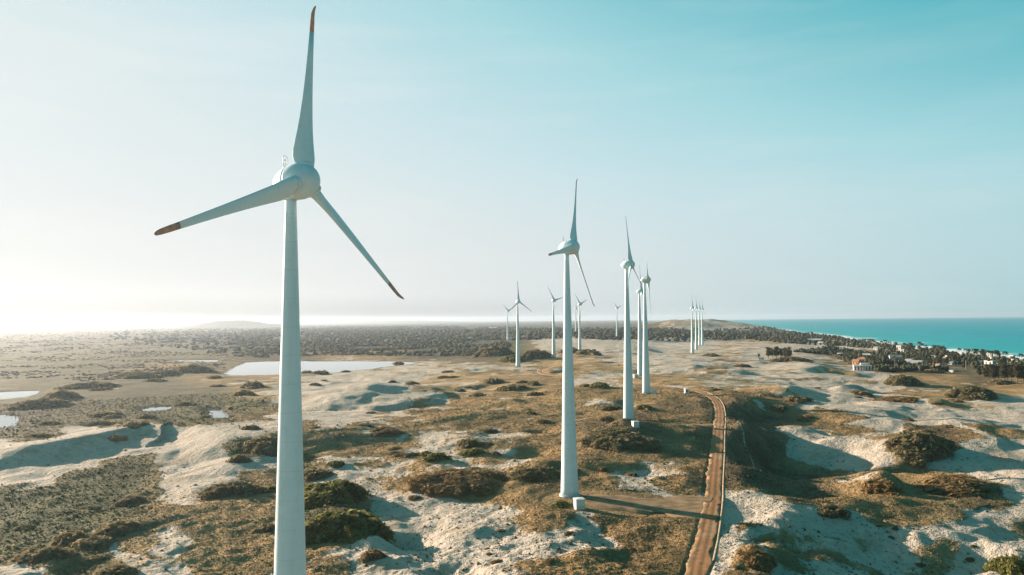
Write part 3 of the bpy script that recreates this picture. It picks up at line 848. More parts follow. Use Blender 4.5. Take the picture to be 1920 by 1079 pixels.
def tufts(name, count, rmin, rmax, size, tall, seed, want, label, sides=5, colf=None):
    g = np.random.default_rng(seed)
    i0, i1 = np.searchsorted(rows, [rmin, rmax]); j0, j1 = np.searchsorted(th, [-36.5, 36.5])
    fi = g.uniform(i0, i1 - 1.01, count); fj = g.uniform(j0, j1 - 1.01, count)
    i = fi.astype(int); j = fj.astype(int)
    idx = i * NT + j
    r = rows[i] + (fi - i) * (rows[i + 1] - rows[i]); t = np.radians(th[j] + (fj - j) * (th[j + 1] - th[j]))
    x = r * np.sin(t); y = r * np.cos(t)
    ok = want(idx, g) & road_clear(x, y)
    x, y, r, idx = x[ok], y[ok], r[ok], idx[ok]
    z = hz_at(x, y); n = len(x)
    sz = size * np.exp(g.normal(0, .38, n)) * np.clip((r / 220) ** .6, .8, 2.2)
    hh = sz * tall * g.uniform(.6, 1.4, n)
    k = sides
    an = g.uniform(0, 6.28, n)[:, None] + np.arange(k)[None] * (2 * np.pi / k)
    rr = sz[:, None] * g.uniform(.6, 1.3, (n, k))
    V = np.empty((n, k + 1, 3))
    V[:, :k, 0] = x[:, None] + rr * np.cos(an); V[:, :k, 1] = y[:, None] + rr * np.sin(an)
    V[:, :k, 2] = z[:, None] - .12 + g.uniform(-.05, .25, (n, k)) * hh[:, None]
    V[:, k, 0] = x + g.normal(0, .3, n) * sz; V[:, k, 1] = y + g.normal(0, .3, n) * sz; V[:, k, 2] = z + hh
    b0 = (np.arange(n) * (k + 1))[:, None]
    f = np.stack([b0 + np.arange(k)[None], b0 + (np.arange(k)[None] + 1) % k, np.broadcast_to(b0 + k, (n, k))], 2).reshape(-1, 3)
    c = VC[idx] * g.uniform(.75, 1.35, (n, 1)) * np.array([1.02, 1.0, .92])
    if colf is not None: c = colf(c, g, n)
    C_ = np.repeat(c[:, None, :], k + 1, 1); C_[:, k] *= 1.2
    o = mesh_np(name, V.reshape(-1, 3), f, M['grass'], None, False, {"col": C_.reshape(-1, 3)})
    tag(o, label, "ground cover", None, "stuff")
    return o


lum = VC.sum(1)
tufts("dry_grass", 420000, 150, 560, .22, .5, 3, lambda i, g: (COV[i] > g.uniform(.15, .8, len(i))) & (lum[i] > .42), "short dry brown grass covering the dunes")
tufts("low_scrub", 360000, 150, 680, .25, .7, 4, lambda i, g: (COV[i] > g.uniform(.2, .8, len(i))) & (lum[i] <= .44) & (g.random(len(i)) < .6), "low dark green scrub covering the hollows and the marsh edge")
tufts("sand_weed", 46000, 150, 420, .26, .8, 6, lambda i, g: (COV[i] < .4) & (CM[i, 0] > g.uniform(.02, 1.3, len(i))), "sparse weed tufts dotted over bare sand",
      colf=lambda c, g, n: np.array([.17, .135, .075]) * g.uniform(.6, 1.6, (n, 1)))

# ------------------------------------------------------------------ wind turbines


def lathe(prof, n, axis='Z'):
    V = []; Fc = []
    for r, z in prof:
        for k in range(n):
            q = 2 * math.pi * k / n
            V.append((r * math.cos(q), r * math.sin(q), z))
    for i in range(len(prof) - 1):
        for k in range(n):
            Fc.append((i * n + k, i * n + (k + 1) % n, (i + 1) * n + (k + 1) % n, (i + 1) * n + k))
    Fc.append(tuple(reversed(range(n)))); Fc.append(tuple((len(prof) - 1) * n + k for k in range(n)))
    return V, Fc


def shade(o):
    o.data.polygons.foreach_set("use_smooth", [len(p.vertices) == 4 for p in o.data.polygons])
    return o


def proto_meshes():
    out = {}
    zt = HUB_H - 2.15
    prof = []
    for i in range(41):
        f = i / 40
        prof.append((2.62 * (1 - f) + .70 * f + .13 * math.exp(-f * 14), f * zt))
    out['tower'] = lathe(prof, 48)
    out['foundation'] = lathe([(3.15, -1.2), (3.15, .12), (3.05, .2), (2.7, .22)], 40)
    out['collar_neck'] = lathe([(.72, zt - .05), (.84, zt - .02), (.84, zt + .16), (.74, zt + .2), (.74, zt + .9)], 32)
    # egg: x = along the rotor axis (+ = nose); the tower stands at 0
    def egg(s):
        if s < 1.25: return 2.02 * max(0.0, 1 - ((1.25 - s) / 3.95) ** 2.3) ** .62 + .28 * max(0, (s + 2.7) / 3.95)
        return 2.30 * max(0.0, 1 - ((s - 1.25) / 2.95) ** 2.5) ** .55
    out['nacelle'] = lathe([(max(.02, egg(s)), s) for s in [-2.70, -2.67, -2.6, -2.45, -2.2, -1.8, -1.3, -.8, -.2, .3, .62]], 40)
    out['hub'] = lathe([(egg(.7) - .16, .62), (egg(.7) + .015, .70)] + [(max(.02, egg(s)), s) for s in [.8, 1.1, 1.5, 1.9, 2.3, 2.7, 3.1, 3.45, 3.75, 3.98, 4.12, 4.18, 4.2]], 40)
    # blade: local X = towards the leading edge, Y = upwind, Z = outwards
    st = [  # r, chord, twist deg, thickness ratio, share of chord ahead of the axis
        (2.0, 2.35, 37, .60, .46), (2.35, 2.6, 36, .52, .42), (2.9, 2.78, 33, .44, .40), (3.8, 2.70, 29, .36, .38), (5.0, 2.42, 24.5, .31, .37), (6.5, 2.10, 20, .28, .36), (8.5, 1.78, 15.5, .25, .36), (11, 1.47, 11, .22, .36),
        (14, 1.18, 7.5, .20, .36), (17, .96, 5, .18, .36), (20.2, .76, 3, .17, .36), (21.6, .70, 2.4, .17, .36), (22.7, .60, 2, .17, .36), (23.3, .46, 2, .18, .3), (23.62, .32, 2, .2, .2), (23.8, .16, 2, .25, .1)]

    def ring(r, c, tw, tk, le, bend=0):
        P = []
        n = 20
        for k in range(n):
            q = 2 * math.pi * k / n
            xx = .5 * math.cos(q); sgn = math.sin(q)
            xa = .5 - xx                                           # 0 at the leading edge
            yt = (.5 * tk * (2.6 * math.sqrt(max(xa, 0)) * (1 - xa) ** (.9 if tk < .6 else .5)) / 1.0) if tk < .6 else .5 * tk * abs(sgn)
            X = c * (xx + (le - .5)); Y = c * yt * (1 if sgn >= 0 else -1)
            b = R_(tw)
            P.append((X * math.cos(b) - Y * math.sin(b), X * math.sin(b) + Y * math.cos(b) + bend, r))
        return P

    def loft(sts):
        V = []; Fc = []; n = 20
        for s in sts:
            r = s[0]
            V += ring(*s, bend=(.40 * max(0, (r - 22.6) / 1.2) ** 1.8))
        for i in range(len(sts) - 1):
            for k in range(n): Fc.append((i * n + k, i * n + (k + 1) % n, (i + 1) * n + (k + 1) % n, (i + 1) * n + k))
        Fc.append(tuple(reversed(range(n)))); Fc.append(tuple((len(sts) - 1) * n + k for k in range(n)))
        return V, Fc
    out['blade'] = loft([s for s in st if s[0] <= 20.3])
    out['blade_tip'] = loft([s for s in st if s[0] >= 20.1])
    out['collar'] = lathe([(1.02, 1.72), (1.06, 1.8), (1.06, 2.02), (1.0, 2.08)], 28)
    return out


PM = proto_meshes()


def turbine(i, x, y, z, yaw, ph, label):
    a = R_(yaw); tilt = R_(4)
    n = Vector((math.sin(a) * math.cos(tilt), -math.cos(a) * math.cos(tilt), math.sin(tilt)))
    u_ = Vector((math.cos(a), math.sin(a), 0)); v_ = u_.cross(n)
    if v_.z < 0: v_ = -v_
    root = empty("wind_turbine", (x, y, z))
    tag(root, label, "wind turbine", "wind turbines standing across the dunes")
    root["_n"] = i

    def part(nm, key, mat, mw, parent=root):
        if key in CACHE:
            o = bpy.data.objects.new(nm, CACHE[key]); COL.objects.link(o)
        else:
            V, Fc = PM[key]
            o = shade(mesh_py(nm, V, Fc, mat)); CACHE[key] = o.data
        o.parent = parent
        o.matrix_parent_inverse = Matrix.Identity(4)
        o.matrix_local = mw
        return o
    part("tower", 'tower', M['tower'], Matrix.Identity(4))
    part("foundation", 'foundation', M['collar'], Matrix.Identity(4))
    up = n.cross(u_)
    if up.z < 0: up = -up
    ax = Matrix((( u_.x, up.x, n.x, 0), (u_.y, up.y, n.y, 0), (u_.z, up.z, n.z, HUB_H), (0, 0, 0, 1)))
    if ax.determinant() < 0:
        ax = Matrix(((-u_.x, up.x, n.x, 0), (-u_.y, up.y, n.y, 0), (-u_.z, up.z, n.z, HUB_H), (0, 0, 0, 1)))
    nac = part("nacelle", 'nacelle', M['shell'], ax)
    part("yaw_neck", 'collar_neck', M['shell'], Matrix.Identity(4))
    part("hub", 'hub', M['shell'], ax)
    if i < 4:                                                        # the lightning and wind-vane hoop on the roof
        if 'mast' not in CACHE:
            b = MB(); y0 = 2.0
            # nacelle frame: X across, Y up, Z along the axis
            arc = [(.42 * math.cos(q), y0 + 1.25 + .42 * math.sin(q), -.75) for q in np.linspace(0, math.pi, 9)]
            b.tube([(.42, y0 - .35, -.75)] + arc + [(-.42, y0 - .35, -.75)], .035, 6)
            b.tube([(-.45, y0 + .55, -.75), (.45, y0 + .55, -.75)], .035, 6); b.tube([(-.5, y0 + .3, -.75), (.5, y0 + .3, -.75)], .05, 6)
            b.tube([(0, y0 + .55, -.75), (0, y0 + 1.1, -.75)], .03, 6); b.tube([(0, y0 + .3, -.75), (.3, y0 - .1, -.4)], .035, 6); b.tube([(-.2, y0 + .3, -.75), (-.2, y0 - .2, -.4)], .03, 6)
            b.box((0, y0 + 1.1, -.75), (.16, .12, .16))
            o = b.build("vane_hoop", M['steel'], nac); CACHE['mast'] = o.data
        else:
            o = bpy.data.objects.new("vane_hoop", CACHE['mast']); COL.objects.link(o); o.parent = nac
    rc = Vector((0, 0, HUB_H)) + n * 2.35
    for k in range(3):
        q = R_(ph) + k * 2 * math.pi / 3
        rad = u_ * math.cos(q) + v_ * math.sin(q)
        tn = u_ * math.sin(q) - v_ * math.cos(q)                     # leading edge side
        mw = Matrix(((tn.x, n.x, rad.x, rc.x), (tn.y, n.y, rad.y, rc.y), (tn.z, n.z, rad.z, rc.z), (0, 0, 0, 1)))
        if mw.determinant() < 0: mw = Matrix(((tn.x, n.x, rad.x, rc.x), (tn.y, n.y, rad.y, rc.y), (tn.z, n.z, rad.z, rc.z), (0, 0, 0, 1)))
        bl = part("blade", 'blade', M['shell'], mw)
        tp = part("blade_tip", 'blade_tip', M['red'], Matrix.Identity(4), bl)
        cl = part("root_collar", 'collar', M['shell'], Matrix.Identity(4), bl)
    return root


CACHE = {}
TLAB = [
    "huge white wind turbine in front, its tower running out of the bottom of the photo",
    "tall white wind turbine with the ribbed kiosk and pale path at its foot",
    "white wind turbine whose base stands on the brown mound above the second sand path",
    "white wind turbine in front of its half hidden twin at the red road bend",
    "white wind turbine half hidden behind the tower at the bend of the road",
    "white wind turbine left of the loop road, one blade up and two hanging",
    "white wind turbine standing against the green bush thicket beyond the loop road",
    "white wind turbine just behind the second tower with its blades in a wide V",
    "tiny white wind turbine in front of the dark tree belt, thin beside a nearer tower",
    "small far white wind turbine by a white hut at the edge of the bushland",
    "lone small white wind turbine standing in front of the tree belt on far sand",
    "nearest of four white wind turbines lined up below the coastal hill",
    "second nearest of four white wind turbines lined up below the coastal hill",
    "third nearest of four white wind turbines lined up below the coastal hill",
    "farthest of four white wind turbines lined up below the coastal hill"]
for i, (t, lb) in enumerate(zip(TURB, TLAB)):
    turbine(i, t[0], t[1], t[2] if i else t[2], t[3], t[4], lb)
#PART3
# ------------------------------------------------------------------ kiosks (transformer huts) by the towers
def kiosk(px, py, wpx, hpx, yaw, label, window=False):
    x, y, z = ground_hit(px, py)
    k = (math.hypot(x, y)) / F
    w_, h_ = wpx * k, hpx * k
    d_ = w_ * .9
    root = empty("kiosk", (x, y, z - .15), R_(yaw))
    tag(root, label, "kiosk", "pale transformer kiosks at the tower feet")
    b = MB(); b.box((0, 0, h_ / 2), (w_, d_, h_)); b.build("body", M['kiosk'], root)
    b = MB(); b.box((0, 0, h_ + .12), (w_ + .3, d_ + .3, .24)); b.poly([(-w_ / 2 - .1, -d_ / 2 - .1, h_ + .24), (w_ / 2 + .1, -d_ / 2 - .1, h_ + .24), (w_ / 2 + .1, d_ / 2 + .1, h_ + .24), (-w_ / 2 - .1, d_ / 2 + .1, h_ + .24), (0, 0, h_ + .42)], [(0, 1, 4), (1, 2, 4), (2, 3, 4), (3, 0, 4)])
    b.build("roof", M['kioskroof'], root)
    b = MB(); b.box((0, 0, .1), (w_ + .4, d_ + .4, .24)); b.build("plinth", M['collar'], root)
    if window:
        b = MB(); b.box((0, -d_ / 2 - .02, h_ * .52), (w_ * .5, .06, h_ * .46)); b.build("window", M['dark'], root)
    else:
        for sx in (-.23, .23):
            b = MB(); b.box((sx * w_, -d_ / 2 - .02, h_ * .46), (w_ * .38, .05, h_ * .8)); dr = b.build("door", M['kiosk'], root)
            b = MB()
            for q in range(5): b.box((sx * w_, -d_ / 2 - .05, h_ * (.2 + q * .05)), (w_ * .28, .03, .05))
            b.build("louvre", M['groove'], dr)
        b = MB()
        for q in (-.44, -.22, 0, .22, .44): b.box((q * w_, -d_ / 2 - .015, h_ * .5), (.07, .05, h_ * .94)); b.box((w_ / 2 + .015, q * d_, h_ * .5), (.05, .07, h_ * .94))
        b.build("panel_seam", M['groove'], root)
    return root


kiosk(1086, 954, 16.5, 18, 14, "white ribbed kiosk at the foot of the second tower, by the sand path")
kiosk(1191.5, 801, 11, 10, 12, "small pale kiosk just right of the third tower's foot")
kiosk(1226, 738.5, 8, 7.5, 10, "small pale kiosk close to the tower at the road bend")
kiosk(1287, 737, 6.5, 7, 8, "pale kiosk with a dark window standing alone near the road bend", True)
kiosk(1192, 709, 8, 6.5, 8, "low pale kiosk at the foot of the half hidden tower behind the bend")

# ------------------------------------------------------------------ shrubs


def shrub_mesh(name, n, h, q, seed, mat, core=True):
    """unit dome of leaf sprigs, radius 1, height h; q = sprig size"""
    g = np.random.default_rng(seed)
    ph = g.uniform(0, 6.28, 8)

    def lump(a, e):
        return 1 + .16 * np.sin(2 * a + ph[0]) + .12 * np.sin(3 * a + ph[1] + 2 * e) + .10 * np.sin(5 * a + ph[2] - 3 * e) + .07 * np.sin(9 * a + ph[3] + 6 * e) + .05 * np.sin(14 * a + 9 * e + ph[4])
    a = g.uniform(0, 2 * np.pi, n); s = g.random(n) ** .8; e = np.arcsin(np.clip(1 - s, 0, 1))     # more near the rim
    ro = np.sqrt(g.random(n)) * g.uniform(.93, 1.04, n); L1 = lump(a, e * 0)
    nc = 16 if n < 5000 else 46                            # the crowns of single plants growing together
    ca = g.uniform(0, 6.28, nc); cq = np.sqrt(g.random(nc)) * .95; cxs = cq * np.cos(ca); cys = cq * np.sin(ca); cr_ = (.42 if nc == 16 else .24) * g.uniform(.7, 1.3, nc); ch = g.uniform(.6, 1.15, nc)

    def dome(q, aa):
        X = q * np.cos(aa); Y = q * np.sin(aa); m = np.zeros_like(X)
        for k in range(nc): m = np.maximum(m, ch[k] * np.sqrt(np.clip(1 - ((X - cxs[k]) ** 2 + (Y - cys[k]) ** 2) / cr_[k] ** 2, 0, 1)))
        return h * np.clip(1 - q ** 2.6, 0, 1) ** .95 * (.5 + .62 * m)
    P = np.column_stack([ro * L1 * np.cos(a), ro * L1 * np.sin(a), dome(ro, a) * g.uniform(.88, 1.08, n) + .01]); e = np.arccos(np.clip(ro, 0, 1))
    nrm = np.column_stack([np.cos(e) * np.cos(a) * h, np.cos(e) * np.sin(a) * h, np.sin(e) + .25]); nrm += g.normal(0, .55, (n, 3)); nrm /= np.linalg.norm(nrm, axis=1)[:, None]
    t1 = np.cross(nrm, g.normal(0, 1, (n, 3))); t1 /= np.linalg.norm(t1, axis=1)[:, None] + 1e-9; t2 = np.cross(nrm, t1)
    sz = (q * np.exp(g.normal(-.05, .5, n)))[:, None]; P = P + nrm * sz * g.uniform(-.2, .9, n)[:, None]
    V = np.stack([P - t1 * sz, P + t2 * sz * .55, P + t1 * sz, P - t2 * sz * .55 + nrm * sz * .5], 1).reshape(-1, 3)
    f = np.arange(n * 4).reshape(-1, 4)
    tone = np.repeat(np.clip(g.normal(.5, .22, n) + .22 * np.sin(5 * a + ph[2] - 3 * e), 0, 1), 4)
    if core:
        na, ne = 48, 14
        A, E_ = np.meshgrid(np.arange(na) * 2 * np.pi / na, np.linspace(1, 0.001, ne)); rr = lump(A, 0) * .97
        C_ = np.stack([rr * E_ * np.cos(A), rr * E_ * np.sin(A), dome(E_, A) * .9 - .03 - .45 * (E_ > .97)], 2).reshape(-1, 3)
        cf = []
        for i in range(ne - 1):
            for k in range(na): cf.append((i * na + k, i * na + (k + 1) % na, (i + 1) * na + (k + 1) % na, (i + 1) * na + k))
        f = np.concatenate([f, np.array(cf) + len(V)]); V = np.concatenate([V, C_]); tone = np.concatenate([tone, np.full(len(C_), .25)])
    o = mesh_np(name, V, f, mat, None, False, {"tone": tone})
    me = o.data; bpy.data.objects.remove(o)
    return me


SH = {
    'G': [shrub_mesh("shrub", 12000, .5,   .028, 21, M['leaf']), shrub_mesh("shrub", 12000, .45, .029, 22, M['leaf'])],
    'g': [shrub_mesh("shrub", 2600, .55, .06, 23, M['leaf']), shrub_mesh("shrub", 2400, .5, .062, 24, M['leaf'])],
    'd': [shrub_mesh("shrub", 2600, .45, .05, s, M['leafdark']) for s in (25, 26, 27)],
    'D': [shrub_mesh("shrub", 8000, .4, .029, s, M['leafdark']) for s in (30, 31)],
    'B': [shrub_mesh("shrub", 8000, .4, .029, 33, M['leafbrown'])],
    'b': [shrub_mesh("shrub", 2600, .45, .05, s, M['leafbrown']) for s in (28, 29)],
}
NSH = 0


def shrub(px, py, wpx, hpx, kind, label, group=None):
    """px, py: middle of the foot in the photo; width and height in photo pixels"""
    global NSH
    x, y, z = ground_hit(px, py)
    k = math.hypot(x, y) / F
    rx = wpx * k / 2; hh = max(hpx * k, rx * .25)
    me = SH[kind][NSH % len(SH[kind])]
    o = bpy.data.objects.new("shrub", me); COL.objects.link(o); NSH += 1
    top = max(v[2] for v in o.bound_box)
    yy = y + rx * .35; q = max(rx * .6, 1.0)
    hs = hz_at(np.array([x + q, x - q, x, x]), np.array([yy, yy, yy + q, yy - q]))
    nrm = Vector((-(hs[0] - hs[1]) / (2 * q) * .6, -(hs[2] - hs[3]) / (2 * q) * .6, 1)).normalized()
    o.location = (x, y + rx * .35, float(hz_at(np.array([x]), np.array([y + rx * .35]))[0]) - hh * .06); o.rotation_euler = (nrm.to_track_quat('Z', 'Y') @ Matrix.Rotation(NSH * 2.4, 3, 'Z').to_quaternion()).to_euler()
    o.scale = (rx * 1.08, rx * (.85 + .3 * ((NSH * 7) % 5) / 5), min(hh * (1.05 if kind in 'Gg' else .8), rx * (.95 if kind == 'G' else .6)) / top)
    tag(o, label, "shrub", group or "shrubs and scrub mounds on the dunes")
    return o


for a in [
    (640, 1006, 158, 46, 'G', "largest green bush mound, right beside the front tower"),
    (618, 943, 122, 36, 'G', "second green bush mound behind the largest one, touching the front tower"),
    (697, 1046, 46, 40, 'b', "orange tinged bush at the lower right of the largest green mound"),
    (588, 897, 56, 26, 'D', "dark bush behind the two green mounds, against the front tower"),
    (628, 874, 34, 14, 'g', "small green bush on brown grass behind the dark one by the front tower"),
    (818, 862, 46, 20, 'g', "rounded bush with a bright left side on pale sand"),
    (797, 855, 28, 14, 'g', "little green bush beside the rounded bright one on pale sand"),
    (877, 836, 46, 20, 'd', "dark green bush on the sand above the paler low bush"),
    (885, 853, 40, 12, 'g', "low green bush on sand under the dark green one"),
    (929, 853, 22, 10, 'd', "small round bush at the left end of the shaded sand hollow"),
    (838, 890, 52, 14, 'd', "dark bush on brown grass above the long scrub mound"),
    (868, 914, 150, 12, 'B', "long low scrub mound stretched across the brown grass"),
    (1008, 898, 90, 22, 'D', "broad dark scrub mound to the left of the second tower's foot"),
    (1052, 950, 34, 18, 'g', "small green bush hugging the second tower's foot"),
    (504, 922, 36, 26, 'g', "green bush peeping out left of the front tower"),
    (499, 996, 46, 34, 'D', "dark bush low down against the left side of the front tower"),
    (428, 927, 92, 28, 'D', "dark bush mound at the right foot of the big left dune"),
    (446, 866, 40, 16, 'd', "dark bush on the upper right shoulder of the big left dune"),
    (492, 846, 80, 26, 'D', "wide dark scrub behind the big left dune, beside the front tower"),
    (125, 1020, 64, 26, 'd', "dark bush in the green scrub above the pale sand corner"),
    (168, 1028, 60, 24, 'd', "dark bush beside another just left of the sandy trail head"),
    (69, 1048, 70, 22, 'd', "wide dark bush at the edge of the pale sand corner"),
    (206, 1004, 80, 24, 'D', "broad dark bush in the scrub above the sandy trail"),
    (210, 1079, 66, 20, 'd', "dark bush cut by the bottom edge between sand corner and trail"),
    (238, 946, 62, 16, 'd', "low bush in the scrub below the sand face of the big dune"),
    (1733, 856, 100, 34, 'D', "large dark bush dune above the rippled sand bowl"),
    (1656, 920, 62, 24, 'b', "brown peaked bush mound at the end of the shaded hollow"),
    (1800, 922, 120, 18, 'b', "long brown bush mound on the sand to the right of the peaked one"),
    (1567, 966, 56, 16, 'd', "dark low bush where the shaded hollow meets the sand track"),
    (1912, 1082, 64, 40, 'G', "bushy green shrub cut off by the lower right corner"),
    (1424, 1060, 64, 18, 'b', "brown scrub mound beside the pale curve of the road's end"),
    (1160, 834, 120, 18, 'D', "wide dark scrub slope below the third tower's sand path"),
    (1700, 722, 70, 20, 'D', "dark scrub mound on the brown flats below the village"),
    (1830, 748, 80, 28, 'D', "dark peaked scrub mound right of the brown flats"),
    (1752, 700, 30, 10, 'd', "small dark bush between the village edge and the brown flats"),
    (1005, 672, 62, 24, 'D', "green bush thicket to the left of the leaning pair of far towers"),
    (962, 678, 48, 20, 'g', "pale green bush just right of the loop road tower"),
    (1072, 663, 44, 18, 'D', "dark bush thicket touching the second tower, far behind it"),
    (1105, 666, 44, 16, 'd', "dark bush running down to the shaded sand behind the second tower"),
    (926, 668, 78, 28, 'D', "dark wood edge bush with a white scrap of wall in it"),
    (925, 719, 36, 12, 'd', "bush on brown grass left of the loop road with a pale left side"),
    (960, 732, 54, 14, 'd', "wide bush mound on brown grass below the loop road"),
    (1000, 722, 30, 10, 'd', "bush just under the near edge of the loop road"),
    (1002, 742, 28, 10, 'd', "bush in a pair on the brown grass under the loop road"),
    (1125, 727, 40, 13, 'g', "green bush between second and third towers below the road"),
    (1097, 726, 24, 9, 'd', "small bush right beside the second tower's middle, below the road"),
    (1143, 770, 44, 14, 'd', "dark bush left of the third tower on brown grass"),
    (1208, 768, 34, 14, 'd', "dark bush right of the third tower with a long shadow"),
    (1137, 788, 32, 10, 'd', "low dark bush left of the third tower's foot"),
    (995, 777, 26, 8, 'd', "small dark bush below the pale sand patch left of the second tower"),
    (1017, 794, 30, 10, 'd', "bush above the narrow shaded sand slit near the second tower"),
    (1340, 733, 20, 7, 'd', "small bush at the outer side of the red road bend"),
    (575, 701, 24, 8, 'd', "dark bush on the lagoon shore nearest the front tower"),
    (599, 702, 30, 10, 'd', "larger dark bush on the lagoon shore next to the nearest one"),
    (648, 698, 16, 5, 'd', "tiny dark bush on the sandy lagoon shore"),
    (746, 684, 22, 8, 'd', "round dark bush standing at the tip of the lagoon"),
    (862, 734, 22, 9, 'd', "dark bush on the rim of the shaded sand bowl"),
    (735, 718, 18, 7, 'd', "dark bush on top of the bright sand dome"),
    (590, 723, 18, 7, 'd', "small bush on the left slope of the bright sand dome"),
    (772, 721, 26, 7, 'd', "flat bush above the shaded sand bowl"),
    (832, 709, 22, 6, 'd', "flat bush on the sand flats above the sand bowl"),
    (893, 743, 26, 9, 'd', "dark bush below the right end of the sand bowl"),
    (720, 814, 66, 10, 'b', "long brown bush on the lower edge of the bright sand"),
    (917, 812, 34, 9, 'd', "bush crest on the brown belt right of the bright sand"),
    (1185, 893, 24, 8, 'b', "brown bush on the rim of the sand hollow near the road"),
    (1130, 884, 20, 8, 'b', "little brown bush between the second tower and the sand hollow"),
    (1207, 952, 5, 12, 'd', "dark thin sapling standing on the pale path by the second tower"),
    (1253, 957, 7, 9, 'd', "low sapling on the pale path nearer the red road"),
    (1488, 678, 60, 12, 'D', "dark bush dune below the feathery tree clump"),
    (1440, 745, 40, 10, 'd', "dark scrub clump on the slope right of the road bend"),
    (1500, 752, 50, 10, 'd', "scrub crest over the shaded sand on the right slope"),
    (1395, 688, 30, 8, 'd', "dark bush on the sand between the four towers and the feathery trees"),
    (1335, 668, 36, 7, 'd', "dark bush patch at the foot of the nearest of the four towers"),
    (1690, 752, 60, 10, 'b', "flat brown scrub on the flats left of the dark peaked mound"),
    (1880, 720, 40, 10, 'd', "dark scrub in front of the grove at the right edge"),
    (1620, 742, 40, 9, 'b', "brown scrub crest above the long shaded sand"),
    (355, 698, 74, 20, 'D', "highest dark thicket on the plain left of the lagoon"),
    (300, 704, 60, 13, 'D', "dark thicket trailing left of the highest one on the plain"),
    (250, 709, 80, 15, 'D', "long dark thicket in the middle of the plain"),
    (160, 728, 86, 13, 'D', "low thicket at the left end of the thicket line"),
    (108, 748, 60, 20, 'D', "round dark thicket right of the upper left pond"),
    (66, 764, 84, 18, 'D', "dark thicket between the two left ponds"),
    (192, 781, 44, 9, 'd', "dark bush left of the small oval pond"),
    (270, 784, 30, 9, 'd', "dark bush under the small oval pond"),
    (182, 797, 44, 8, 'd', "low bush above the crest of the big left dune"),
    (250, 800, 40, 9, 'd', "dark bush just behind the peak of the big left dune"),
    (88, 797, 30, 8, 'd', "small bush right of the lower left pond"),
    (67, 820, 34, 9, 'd', "bush behind the far left end of the big dune"),
    (384, 784, 20, 7, 'd', "bush beside the narrow curved pond"),
    (455, 742, 40, 16, 'd', "leafy bush clump above the narrow curved pond"),
    (472, 728, 46, 16, 'd', "bush clump on the plain beside the front tower"),
    (468, 806, 30, 11, 'd', "bush between the narrow pond and the dune's end"),
    (345, 760, 36, 8, 'd', "low bush right of the small oval pond"),
]:
    shrub(*a)
# small scrub mounds that nothing tells apart: on the flats, by region
g = np.random.default_rng(17)


def scatter_shrubs(n, x0, x1, y0, y1, wpx, kind, label, group):
    k = 0
    for _ in range(n * 6):
        px, py = g.uniform(x0, x1), g.uniform(y0, y1)
        x, y, z = ground_hit(px, py)
        xa, ya = np.array([x]), np.array([y])
        if not road_clear(xa, ya)[0] or any(in_poly(xa, ya, P)[0] for _n, _z, P in WATERP): continue
        if any(math.hypot(x - t[0], y - t[1]) < 14 for t in TURB): continue
        w_ = wpx * g.uniform(.6, 1.5)
        shrub(px, py, w_, w_ * .26, kind, label, group); k += 1
        if k >= n: return


scatter_shrubs(9, 0, 480, 705, 835, 22, 'd', "small dark bush dotted over the olive plain on the left", "small bushes on the olive plain")
scatter_shrubs(6, 600, 1040, 690, 770, 16, 'd', "small dark bush on the far sand and brown grass", "small bushes on the far sand")
scatter_shrubs(8, 580, 1040, 775, 900, 24, 'd', "low dark bush on the brown belt in the middle", "low bushes on the brown belt")
scatter_shrubs(9, 1380, 1900, 690, 800, 22, 'd', "small dark bush on the right hand dunes", "small bushes on the right dunes")
scatter_shrubs(7, 0, 320, 945, 1060, 24, 'd', "bush in the green scrub under the big dune", "bushes in the near scrub")
scatter_shrubs(9, 720, 1260, 930, 1075, 15, 'b', "small brown bush on the tufted near sand", "small bushes on the near sand")
scatter_shrubs(8, 1380, 1880, 960, 1070, 12, 'b', "small brown bush on the near right sand", "small bushes on the near right sand")

HOUSE_AT = []
# ------------------------------------------------------------------ houses
M['wallw'] = simple("white_render", (.60, .575, .53), .8, .1, .6)
M['wallp'] = simple("peach_render", (.62, .36, .20), .8, .12, .6)
M['wallg'] = simple("grey_render", (.42, .42, .40), .8, .12, .6)
M['tile'] = simple("clay_tiles", (.42, .20, .11), .8, .25, .8)
M['tilegrey'] = simple("grey_roof", (.30, .31, .30), .8, .15, .5)
M['roofw'] = simple("white_roof", (.55, .545, .52), .7, .1, .5)


